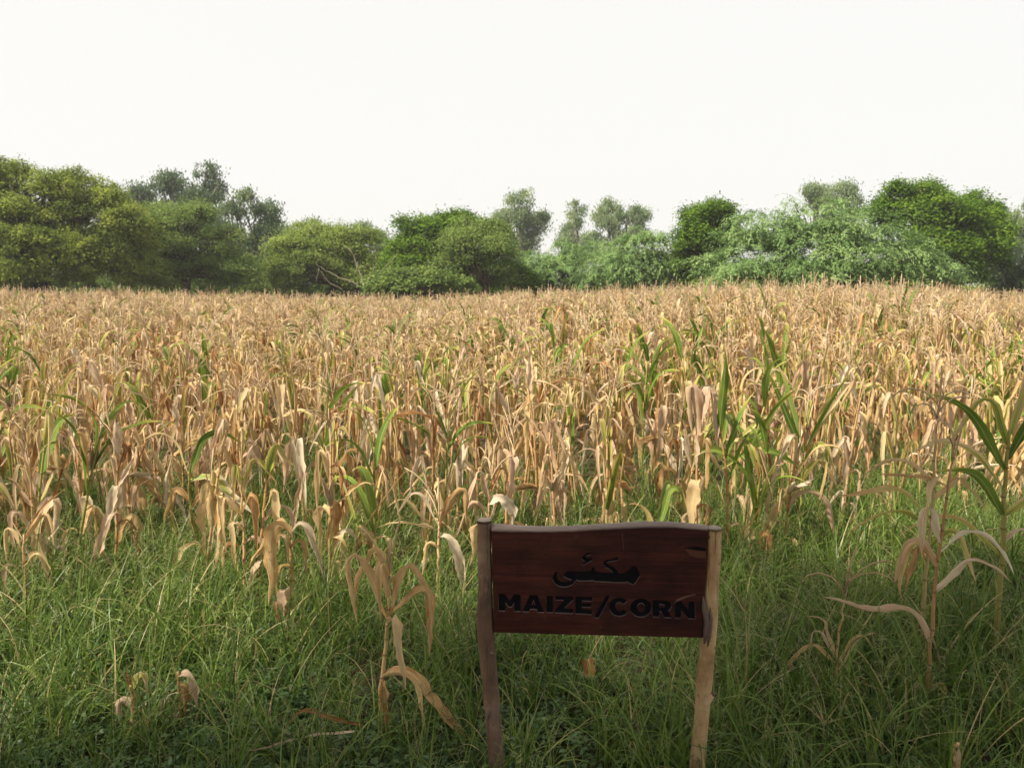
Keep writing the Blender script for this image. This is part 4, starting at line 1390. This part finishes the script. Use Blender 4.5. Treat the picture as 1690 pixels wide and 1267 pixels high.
hero(590, 960, .5, [(592, 905), (594, 872)], [
    F(h=.97, az=165, a0=74, fold=.9, a1=66, fw=.3, length=.42, width=.03, kind='half', tint=.5, crumple=.1),
    F(h=.97, az=8, a0=55, fold=.95, a1=50, fw=.3, length=.48, width=.014, kind='straw', tint=.3, crumple=.1, curl=1.2),
    F(h=.8, az=200, a0=50, fold=.3, a1=-80, fw=.1, length=.3, width=.05, kind='pale'),
    F(h=.7, az=-20, a0=50, fold=.3, a1=-85, fw=.1, length=.34, width=.045, kind='straw'),
    F(h=.6, az=30, a0=40, fold=.2, a1=-86, fw=.1, length=.24, width=.04, kind='brown')],
    'maize plant with a yellow upright blade and a stiff slanting stick leaf, left of centre')
hero(40, 1010, .6, [(40, 950), (38, 900), (36, 860)], [
    F(h=.9, az=20, a0=60, fold=.5, a1=-50, fw=.1, length=.34, width=.035, kind='straw'),
    F(h=.8, az=170, a0=60, fold=.4, a1=-80, fw=.1, length=.32, width=.035, kind='brown'),
    F(h=.97, az=10, a0=62, fold=.9, a1=50, fw=.2, length=.3, width=.02, kind='brown'),
    F(h=.6, az=-10, a0=50, fold=.3, a1=-80, fw=.1, length=.35, width=.04, kind='straw'),
    F(h=.5, az=190, a0=40, fold=.3, a1=-85, fw=.1, length=.3, width=.035, kind='pale')],
    'ragged dried maize plant in the grass at the left edge')
hero(1578, 1292, .25, [(1578, 1240), (1577, 1190)], [
    F(h=.35, az=260, a0=88, fold=.9, a1=80, fw=.2, length=.13, width=.026, kind='straw', crumple=.4, curl=1.0),
    F(h=.3, az=200, a0=70, fold=.5, a1=-40, fw=.2, length=.07, width=.03, kind='pale')],
    'broken pale maize stump at the bottom right corner', r0=.010)


def fallen(px, py, z, az, label, **kw):
    b = foot(px, py)
    g = Geo()
    leaf_geo(g, seg=18, across=6, **kw)
    o = link('fallen_leaf', g.mesh('fallen_leaf', [M['leaf']]), None, (b.x, b.y, z))
    o.rotation_euler = (0, 0, R(az))
    tag(o, label, 'dry leaf', 'dry maize leaves fallen in the grass')


fallen(470, 1262, .13, 8, 'arched dry maize leaf on the weeds at the bottom, left of the sign', a0=55, fold=.25, a1=-24, fw=.15, length=.30, width=.02, kind='brown', twist=30)
fallen(590, 1268, .13, 188, 'flat pale dry maize leaf lying below the arched one at the bottom', a0=-2, fold=.5, a1=-22, fw=.3, length=.34, width=.022, kind='pink', tint=.68, twist=40)
fallen(975, 1215, .22, 100, 'small crumpled yellowish leaf in the grass under the sign board', a0=60, fold=.4, a1=-80, fw=.1, length=.16, width=.04, kind='straw', tint=.25)

# ------------------------------------------------------------------ the sign
SY = 2.52
sroot_p = at(985, 1267, SY)
sign = empty('wooden_sign', (at(985, 960, SY).x, SY, 0))
tag(sign, 'dark red-brown wooden board carved MAIZE/CORN between two rough pole posts', 'sign')
syaw = R(-3.8)
S_R = Vector((math.cos(syaw), math.sin(syaw), 0))
S_N = Vector((math.sin(syaw), -math.cos(syaw), 0))       # towards the viewer
S_O = Vector((at(985, 960, SY).x, SY, 0))


def on_board(px, py, out=0.0):
    """board coordinates (across, up) of a photo pixel on the board's front face"""
    d = ray(px, py)
    o0 = Vector((0, 0, EYE))
    t = ((S_O + S_N * out) - o0).dot(S_N) / d.dot(S_N)
    p = o0 + d * t - S_O
    return p.dot(S_R), p.z


def post_material(name, pale):
    m, nt, out = new_mat(name)
    w = N(nt)
    tc = w.node('ShaderNodeTexCoord').outputs['Object']
    n1 = w.noise(w.mapping(tc, (40, 40, 5)), 1.0, 6, 0.6)
    n2 = w.noise(tc, 11.0, 5, 0.6)
    n3 = w.noise(w.mapping(tc, (1, 1, .6)), 95.0, 2, 0.5)
    if pale:
        col = w.ramp(n2, [(0.3, (0.36, 0.225, 0.11)), (0.5, (0.58, 0.415, 0.225)), (0.7, (0.66, 0.51, 0.30))])
    else:
        col = w.ramp(n2, [(0.3, (0.12, 0.078, 0.052)), (0.55, (0.205, 0.138, 0.095)), (0.75, (0.29, 0.21, 0.15))])
    col = w.mix(w.math('MULTIPLY', n1, 0.6), col, (0.55, 0.45, 0.36), 'MULTIPLY')
    col = w.mix(w.ramp(n3, [(0.66, (0, 0, 0)), (0.72, (0.8, 0.8, 0.8))]), col, (0.09, 0.05, 0.03))
    col = w.mix(w.attr('bark'), col, w.mix(n1, (0.055, 0.036, 0.03), (0.15, 0.10, 0.08)))
    crk = w.ramp(w.noise(w.mapping(tc, (85, 85, 3.5)), 1.0, 3, 0.6), [(0.30, (1, 1, 1)), (0.37, (0, 0, 0))])
    col = w.mix(w.math('MULTIPLY', crk, 0.55), col, (0.06, 0.04, 0.03))
    big = w.noise(w.mapping(tc, (9, 9, 3)), 1.0, 4, 0.65)
    col = w.mix(w.ramp(big, [(0.42, (0.75, 0.75, 0.75)), (0.62, (0, 0, 0))]), col, (0.62, 0.50, 0.42), 'MULTIPLY')
    hgt = w.math('ADD', w.math('SUBTRACT', n1, crk), w.math('MULTIPLY', n3, -0.3))
    principled(w, out, col, 0.8, 0.15, hgt, 0.8, 0.005)
    return m


def wood_material():
    m, nt, out = new_mat('sign_wood')
    w = N(nt)
    tc = w.node('ShaderNodeTexCoord').outputs['Object']
    n0 = w.noise(w.mapping(tc, (2.2, 2.2, 7.0)), 1.0, 3, 0.5, 0.6)
    grain = w.noise(w.mapping(tc, (5, 5, 120)), 1.0, 5, 0.6, 1.2)
    band = w.noise(w.mapping(tc, (1.5, 1.5, 26)), 1.0, 3, 0.55, 0.8)
    col = w.ramp(band, [(0.25, (0.034, 0.0075, 0.0058)), (0.5, (0.054, 0.0105, 0.0072)), (0.72, (0.088, 0.0195, 0.0105))])
    col = w.mix(w.ramp(grain, [(0.42, (0.75, 0.75, 0.75)), (0.6, (0, 0, 0))]), col, (0.5, 0.42, 0.4), 'MULTIPLY')
    col = w.mix(w.ramp(n0, [(0.5, (0, 0, 0)), (0.8, (0.6, 0.6, 0.6))]), col, (0.105, 0.034, 0.018))
    mot = w.noise(w.mapping(tc, (7, 7, 13)), 1.0, 6, 0.7, 0.4)
    col = w.mix(w.ramp(mot, [(0.36, (0.85, 0.85, 0.85)), (0.56, (0, 0, 0))]), col, (0.42, 0.40, 0.42), 'MULTIPLY')
    dust = w.noise(tc, 46.0, 6, 0.75)
    col = w.mix(w.ramp(dust, [(0.60, (0, 0, 0)), (0.78, (0.30, 0.30, 0.30))]), col, (0.20, 0.15, 0.12))
    col = w.mix(w.attr('pale'), col, w.mix(grain, (0.10, 0.068, 0.056), (0.31, 0.24, 0.205)))
    principled(w, out, col, 0.5, 0.22, grain, 0.25, 0.0015)
    return m


def simple_mat(name, col, rough=.7, spec=.2, nscale=40):
    m, nt, out = new_mat(name)
    w = N(nt)
    tc = w.node('ShaderNodeTexCoord').outputs['Object']
    n = w.noise(tc, nscale, 4, .6)
    c = w.mix(n, tuple(x * .6 for x in col), tuple(min(1, x * 1.35) for x in col))
    principled(w, out, c, rough, spec, n, .3, .002)
    return m


M['post_dark'] = post_material('post_wood_grey_brown', False)
M['post_pale'] = post_material('post_wood_pale', True)
M['wood'] = wood_material()
M['ink'] = simple_mat('letter_black', (0.005, 0.0045, 0.006), .7, .1)
M['carved'] = simple_mat('raw_wood_lit_ledges', (0.17, 0.13, 0.12))  # raw cut wood, paled further as light caught on the letter ledges
M['chip'] = simple_mat('chipped_wood', (0.090, 0.034, 0.017))
M['scar'] = simple_mat('scratched_wood', (0.12, 0.068, 0.05))
M['flake'] = simple_mat('bark_flake', (0.13, 0.085, 0.07), nscale=90)
M['cut'] = simple_mat('sawn_wood', (0.30, 0.24, 0.19), nscale=60)

DEP = 0.010       # depth of the carving
TH = 0.034        # board thickness
FRONT = 0.016     # board front lies this far before the axis of the posts


def tr(ox, oy, sc, pts):
    return [(ox + x / sc, oy + y / sc) for x, y in pts]


a_t = lambda p: tr(815, 970, 9.941, p)
b_t = lambda p: tr(975, 975, 8.895, p)
u_t = lambda p: tr(905, 900, 10.5625, p)


def ell(cx, cy, rx, ry, k=28):
    return [(cx + rx * math.cos(2 * PI * q / k), cy + ry * math.sin(2 * PI * q / k)) for q in range(k)]


LETTERS = [
    [a_t([(78, 93), (180, 97), (262, 205), (330, 103), (440, 108), (440, 393), (332, 388), (330, 250), (288, 322), (238, 320), (188, 245), (185, 385), (80, 380)])],
    [a_t([(590, 112), (710, 115), (828, 408), (718, 405), (700, 358), (598, 354), (575, 400), (470, 395)]), a_t([(650, 200), (678, 282), (622, 280)])],
    [a_t([(865, 125), (968, 128), (968, 412), (865, 408)])],
    [a_t([(1005, 132), (1300, 140), (1300, 205), (1160, 335), (1300, 338), (1300, 425), (1005, 415), (1005, 352), (1150, 208), (1010, 204)])],
    [a_t([(1340, 142), (1615, 148), (1615, 222), (1445, 217), (1445, 247), (1595, 252), (1595, 322), (1445, 318), (1445, 352), (1610, 360), (1610, 440), (1340, 430)])],
    [b_t([(225, 62), (295, 66), (118, 400), (45, 395)])],
    [b_t([(540, 150), (500, 118), (440, 97), (390, 98), (330, 118), (288, 160), (270, 215), (275, 270), (300, 320), (345, 360), (400, 378), (460, 372), (510, 350), (545, 320), (480, 270), (450, 292), (415, 297), (385, 285), (368, 255), (365, 215), (380, 185), (410, 170), (450, 178), (480, 205)])],
    [b_t(ell(737, 248, 157, 140)), b_t(ell(740, 245, 58, 62))],
    [b_t([(915, 128), (1080, 138), (1140, 150), (1180, 185), (1188, 230), (1170, 270), (1140, 295), (1185, 400), (1080, 396), (1040, 312), (1010, 310), (1008, 390), (915, 386)]), b_t([(1012, 198), (1068, 202), (1090, 222), (1070, 246), (1012, 244)])],
    [b_t([(1240, 148), (1325, 150), (1435, 280), (1437, 155), (1532, 158), (1532, 417), (1435, 412), (1330, 285), (1328, 407), (1235, 402)])],
    [u_t([(125, 455), (155, 452), (160, 490), (145, 540), (165, 590), (205, 622), (260, 635), (320, 630), (380, 618), (405, 605), (350, 585), (300, 565), (270, 545), (275, 500), (310, 455), (370, 440), (450, 445), (560, 450), (700, 448), (745, 440), (755, 400), (770, 375), (800, 378), (808, 415), (815, 445), (900, 460), (1000, 468), (1130, 475), (1090, 430), (1045, 405), (990, 385), (965, 335), (960, 285), (975, 262), (1090, 240), (1170, 205), (1230, 205), (1215, 258), (1140, 272), (1060, 285), (1015, 305), (1055, 335), (1130, 370), (1190, 420), (1225, 480), (1290, 485), (1360, 460), (1420, 400), (1470, 355), (1530, 365), (1575, 440), (1605, 530), (1560, 590), (1520, 660), (1475, 690), (1430, 670), (1390, 645), (1350, 652), (1150, 648), (900, 635), (815, 632), (785, 615), (750, 620), (600, 625), (510, 622), (490, 600), (470, 640), (420, 690), (350, 720), (260, 730), (180, 715), (110, 665), (75, 600), (78, 540), (100, 490)])],
    [u_t([(690, 125), (735, 130), (745, 160), (690, 172), (655, 195), (672, 222), (720, 222), (770, 222), (765, 262), (700, 300), (620, 345), (590, 335), (590, 305), (640, 285), (605, 262), (585, 230), (600, 190), (640, 150)])],
]


def carve_poly(pts):
    return [on_board(x, y, FRONT) for x, y in pts]


def filled(loops, extr, name):
    cu = bpy.data.curves.new(name, 'CURVE')
    cu.dimensions = '2D'
    cu.fill_mode = 'BOTH'
    cu.extrude = extr
    for lp in loops:
        s = cu.splines.new('POLY')
        s.points.add(len(lp) - 1)
        for q, (x, y_) in enumerate(lp):
            s.points[q].co = (x, y_, 0, 1)
        s.use_cyclic_u = True
    o = bpy.data.objects.new(name, cu)
    C.objects.link(o)
    bpy.context.view_layer.update()
    dg = bpy.context.evaluated_depsgraph_get()
    m = bpy.data.meshes.new_from_object(o.evaluated_get(dg))
    bpy.data.objects.remove(o)
    bpy.data.curves.remove(cu)
    m.name = name
    return m


def board_frame(m, depth):
    """curve x, y, z -> across, towards the viewer, up; depth = distance of the mesh centre before the post axis"""
    Mx = Matrix(((S_R.x, 0, S_N.x, S_N.x * depth), (S_R.y, 0, S_N.y, S_N.y * depth), (0, 1, 0, 0), (0, 0, 0, 1)))
    m.transform(Mx)
    return m


# front outline of the board (below the waney top edge), clockwise from upper left
top_front = [(811, 876), (850, 877), (900, 877.5), (943, 876.5), (986, 874), (1025, 872), (1063, 870), (1110, 870), (1150, 873), (1169, 875)]
outline_px = top_front + [(1168, 900), (1166, 940), (1163, 975), (1161, 1010), (1160, 1052), (1100, 1050.5), (1000, 1048), (900, 1045.5), (815, 1043), (813, 960)]
outer = carve_poly(outline_px)
loops = [outer]
for L_ in LETTERS:
    for lp in L_:
        loops.append(carve_poly(lp))
fm = board_frame(filled(loops, DEP / 2, 'board_front'), FRONT - DEP / 2)
bm = bmesh.new()
bm.from_mesh(fm)
bm.normal_update()
narrow = [f for f in bm.faces if abs(f.normal.dot(S_N)) < .5]
bpy.data.meshes.remove(fm)
pl = bm.verts.layers.float.new('pale')
# body behind the carved layer, with a rounded waney top edge that rises to the back
prof_d = [FRONT - DEP + .0006, FRONT - DEP - .004, FRONT - TH]
nt_ = len(top_front)
rise = [.018, .0135, .011, .010, .0105, .011, .0125, .012, .0105, .010]
ring = []
for depth in (prof_d[0], prof_d[2]):
    ring.append([bm.verts.new(S_R * x + S_N * depth + Vector((0, 0, z))) for x, z in outer])
k = len(outer)
for f in bm.faces:
    f.material_index = 0
for f in narrow:
    c_ = f.calc_center_median()
    lx, lz = c_.dot(S_R), c_.z
    ins = min(abs(lx - min(p[0] for p in outer)), abs(lx - max(p[0] for p in outer)), abs(lz - min(p[1] for p in outer)))
    f.material_index = 1 if ins > .012 else 0
bm.faces.new(ring[0])
for q in range(nt_ - 1, k):
    bm.faces.new((ring[0][q], ring[0][(q + 1) % k], ring[1][(q + 1) % k], ring[1][q]))
# waney top: rows from the front lip over the rounded edge to the back
rows = []
SUBT = 60
tx = np.linspace(0, 1, SUBT)
tt_ = np.linspace(0, 1, nt_)
ox = np.interp(tx, tt_, [p[0] for p in outer[:nt_]])
oz = np.interp(tx, [(p[0] - outer[0][0]) / (outer[nt_ - 1][0] - outer[0][0]) for p in outer[:nt_]], [p[1] for p in outer[:nt_]])
ox = np.linspace(outer[0][0], outer[nt_ - 1][0], SUBT)
rr_ = np.interp(tx, tt_, rise)
for (dd, up) in ((FRONT + .0012, -.004), (FRONT + .0015, 0.0), (FRONT - .004, .42), (FRONT - .013, .82), (FRONT - .024, 1.0), (FRONT - TH + .004, .9), (FRONT - TH, .5), (FRONT - TH - .0012, -.4)):
    row = []
    for q in range(SUBT):
        z = oz[q] + (rr_[q] * up if abs(up) > .01 else up) + .0012 * noise.noise(Vector((ox[q] * 60, dd * 200, 0)))
        v = bm.verts.new(S_R * ox[q] + S_N * dd + Vector((0, 0, z)))
        v[pl] = 1.0 if up > .1 else (0.25 if up == 0.0 else 0.0)
        row.append(v)
    rows.append(row)
for a, b in zip(rows[:-1], rows[1:]):
    for q in range(SUBT - 1):
        bm.faces.new((a[q], a[q + 1], b[q + 1], b[q]))
for e in (0, SUBT - 1):
    bm.faces.new([r_[e] for r_ in rows])
bm.normal_update()
me = bpy.data.meshes.new('board')
bm.to_mesh(me)
bm.free()
me.materials.append(M['wood'])
me.materials.append(M['carved'])
board = link('board', me, sign)
bmesh_back = bmesh.new()
bv = [[bmesh_back.verts.new(S_R * x + S_N * dd + Vector((0, 0, z))) for x, z in outer] for dd in (FRONT - TH,)]
bmesh_back.faces.new(bv[0])
mb = bpy.data.meshes.new('board_back')
bmesh_back.to_mesh(mb); bmesh_back.free()
mb.materials.append(M['wood'])
link('back_face', mb, sign)
for L_ in LETTERS:                                     # black paint on the floor of each carved letter
    lm = board_frame(filled([carve_poly(lp) for lp in L_], .0002, 'letter'), FRONT - DEP + .0013)
    lm.materials.clear(); lm.materials.append(M['ink'])
    for p in lm.polygons: p.material_index = 0
    link('letter', lm, sign)
# the split knot and the scratch on the right of the board
for nm, pts, mt, th in (('wood_split', [(1128, 903), (1150, 901), (1166, 904), (1166, 909), (1150, 907.5)], 'ink', .0006),
                        ('wood_chip', [(1130, 906), (1150, 908.5), (1165, 910), (1165, 920), (1152, 920), (1140, 917)], 'chip', .0005),
                        ('scratch', [(1112, 995), (1118, 988), (1130, 983), (1147, 979.5), (1148, 981), (1132, 985.5), (1120, 991)], 'scar', .0004),
                        ('scratch', [(1026, 880), (1028, 880), (1030, 907), (1029, 907)], 'chip', .0003)):
    lm = board_frame(filled([carve_poly(pts)], th, nm), FRONT + .0004)
    lm.materials.clear(); lm.materials.append(M[mt])
    for p in lm.polygons: p.material_index = 0
    link(nm, lm, sign)


def post(axis_px, rad_px, Y0, mat, seed, bark_z=None):
    """rough pole along photo points, from the top down, standing at depth Y0"""
    P = np.array([np.array(at(x, y_, Y0)) for x, y_ in axis_px])
    Rd = np.array(rad_px) * Y0 / FPX / 1.0
    low = P[-1] + (P[-1] - P[-2]) * ((P[-1][2] + .08) / max(1e-3, P[-2][2] - P[-1][2]))
    P = np.vstack([P, low]); Rd = np.append(Rd, Rd[-1] * 1.03)
    t = np.concatenate([[0], np.cumsum(np.linalg.norm(np.diff(P, axis=0), axis=1))])
    k, n = 90, 28
    tt = np.linspace(0, t[-1], k)
    Q = np.stack([np.interp(tt, t, P[:, c]) for c in range(3)], 1)
    ker = np.ones(7) / 7
    for c in range(3):
        Q[3:-3, c] = np.convolve(Q[:, c], ker, 'valid')
    rr = np.interp(tt, t, Rd)
    Q -= np.array(sign.location)
    v, f, _ = tube(Q, rr, n, cap=False)
    bark = np.zeros(len(v))
    for q in range(len(v)):
        p = Vector(v[q])
        c = Vector(Q[q // n])
        d = p - c
        s = 1 + .11 * noise.noise(Vector((p.x * 28 + seed, p.y * 28, p.z * 9))) + .07 * noise.noise(Vector((seed, 1.3, p.z * 14))) + .03 * noise.noise(Vector((p.x * 90, p.y * 90 + seed, p.z * 30)))
        if bark_z is not None:
            lim = bark_z + .02 * noise.noise(Vector((p.x * 60, p.y * 60, seed))) + (.05 * max(0, 1 - abs(p.x - c.x - .012) / .006) if p.y < c.y else 0)
            if p.z < lim:
                s *= 1.07
                bark[q] = .78 * min(1.0, .35 + .65 * max(0, 1 - (lim - p.z) / .14))
        v[q] = c + d * s
    g = Geo().add(v, f, 0, bark=bark)
    top = np.arange(n)
    ctr = Q[0] + [0, 0, .001]
    inner = ctr + (v[:n] - ctr) * .86 + [0, 0, .0035]
    b0 = g.n
    g.add(np.vstack([inner, ctr[None] + [0, 0, .004]]), np.array([[q, (q + 1) % n, n, n] for q in range(n)])[:, :3], 1, bark=0.0)
    g.f.append(np.array([[q, (q + 1) % n, b0 + (q + 1) % n, b0 + q] for q in range(n)])); g.mat.append(np.full(n, 1, dtype=np.int32))
    return link('post', g.mesh('post', [M[mat], M['cut']]), sign), Q, rr


YL = SY + S_R.y * (on_board(799, 960)[0])
YR = SY + S_R.y * (on_board(1176, 960)[0])
pL, QL, rL = post([(799, 858), (800, 920), (801, 975), (801, 1040), (806, 1100), (814, 1180), (821, 1267)], [12.6, 12.6, 12.4, 13, 13.2, 13.4, 13.4], YL, 'post_dark', 3.0,
                  bark_z=at(800, 976, YL).z)
pL['label'] = 'grey-brown left post with a strip of dark bark'
pR, QR, rR = post([(1179, 871), (1177.5, 920), (1174, 975), (1171, 1030), (1165, 1100), (1158, 1180), (1150, 1267)], [11.6, 11.8, 12.2, 12.4, 13, 13.2, 13.2], YR, 'post_pale', 9.0)
pR['label'] = 'pale cream right post with a knot and flaking bark'


def lump(name, P, rad, mat, parent, amp=.25, n=10):
    v, f, c = tube(np.array(P), np.array(rad), n)
    for q in range(len(v)):
        v[q] += np.array(noise.noise_vector(Vector(v[q] * 120.0))) * rad[1] * amp
    g = Geo().add(v, f)
    g.f.append(c); g.mat.append(np.zeros(len(c), dtype=np.int32))
    return link(name, g.mesh(name, [mat]), parent)


def rel(px, py, Y):
    return np.array(at(px, py, Y)) - np.array(sign.location)


kn = lump('knot', [rel(1160, 1172, YR - .010), rel(1166, 1160, YR - .014), rel(1173, 1150, YR - .016), rel(1177.5, 1145, YR - .017)], [.006, .011, .0085, .0065], M['post_pale'], pR, .25, 12)
lump('knot_end', [rel(1177, 1146, YR - .0175), rel(1179, 1142.5, YR - .019)], [.0072, .0055], M['flake'], kn, .25)
lump('bark_flake', [rel(1161, 985, YR - .017), rel(1163, 1005, YR - .020), rel(1167, 1025, YR - .022), rel(1165, 1045, YR - .020), rel(1163, 1063, YR - .017)], [.002, .0075, .009, .007, .0025], M['flake'], pR, .5)
lump('bark_flake', [rel(1172, 1000, YR - .019), rel(1173, 1020, YR - .021), rel(1170, 1050, YR - .021), rel(1168, 1068, YR - .019)], [.002, .006, .006, .002], M['flake'], pR, .5)
lump('knot', [rel(806, 968, YL - .016), rel(805, 955, YL - .020), rel(803.5, 948, YL - .021)], [.0045, .003, .001], M['flake'], pL, .2)
lump('knot', [rel(808, 1074, YL - .018), rel(812, 1077, YL - .021), rel(816, 1080, YL - .020)], [.003, .005, .003], M['flake'], pL, .4)
lump('knot', [rel(805, 1160, YL - .019), rel(808, 1172, YL - .022), rel(806, 1186, YL - .020)], [.003, .007, .003], M['flake'], pL, .5)

# ------------------------------------------------------------------ dead grass tufts
for (px, py, lab) in ((1358, 1240, 'star-shaped tuft of dead straw grass at the bottom right of the sign'), (1262, 1262, 'flat tuft of dead grass lying at the bottom beside the right post')):
    b = foot(px, py)
    g = Geo()
    for _ in range(9):
        blade(g, np.array([0, 0, .10]), rng.uniform(0, 6.28), rng.uniform(.07, .14), .004, rng.uniform(.2, 1.2), rng.uniform(-.3, .6), 5, .9, 1.0)
    add_tube(g, [(0, 0, -.02), (0, 0, .11)], .002, 5, tint=.9, dry=1.0)
    o = link('dead_grass_tuft', g.mesh('dead_grass_tuft', [M['grass']]), None, (b.x, b.y, 0))
    tag(o, lab, 'grass tuft')
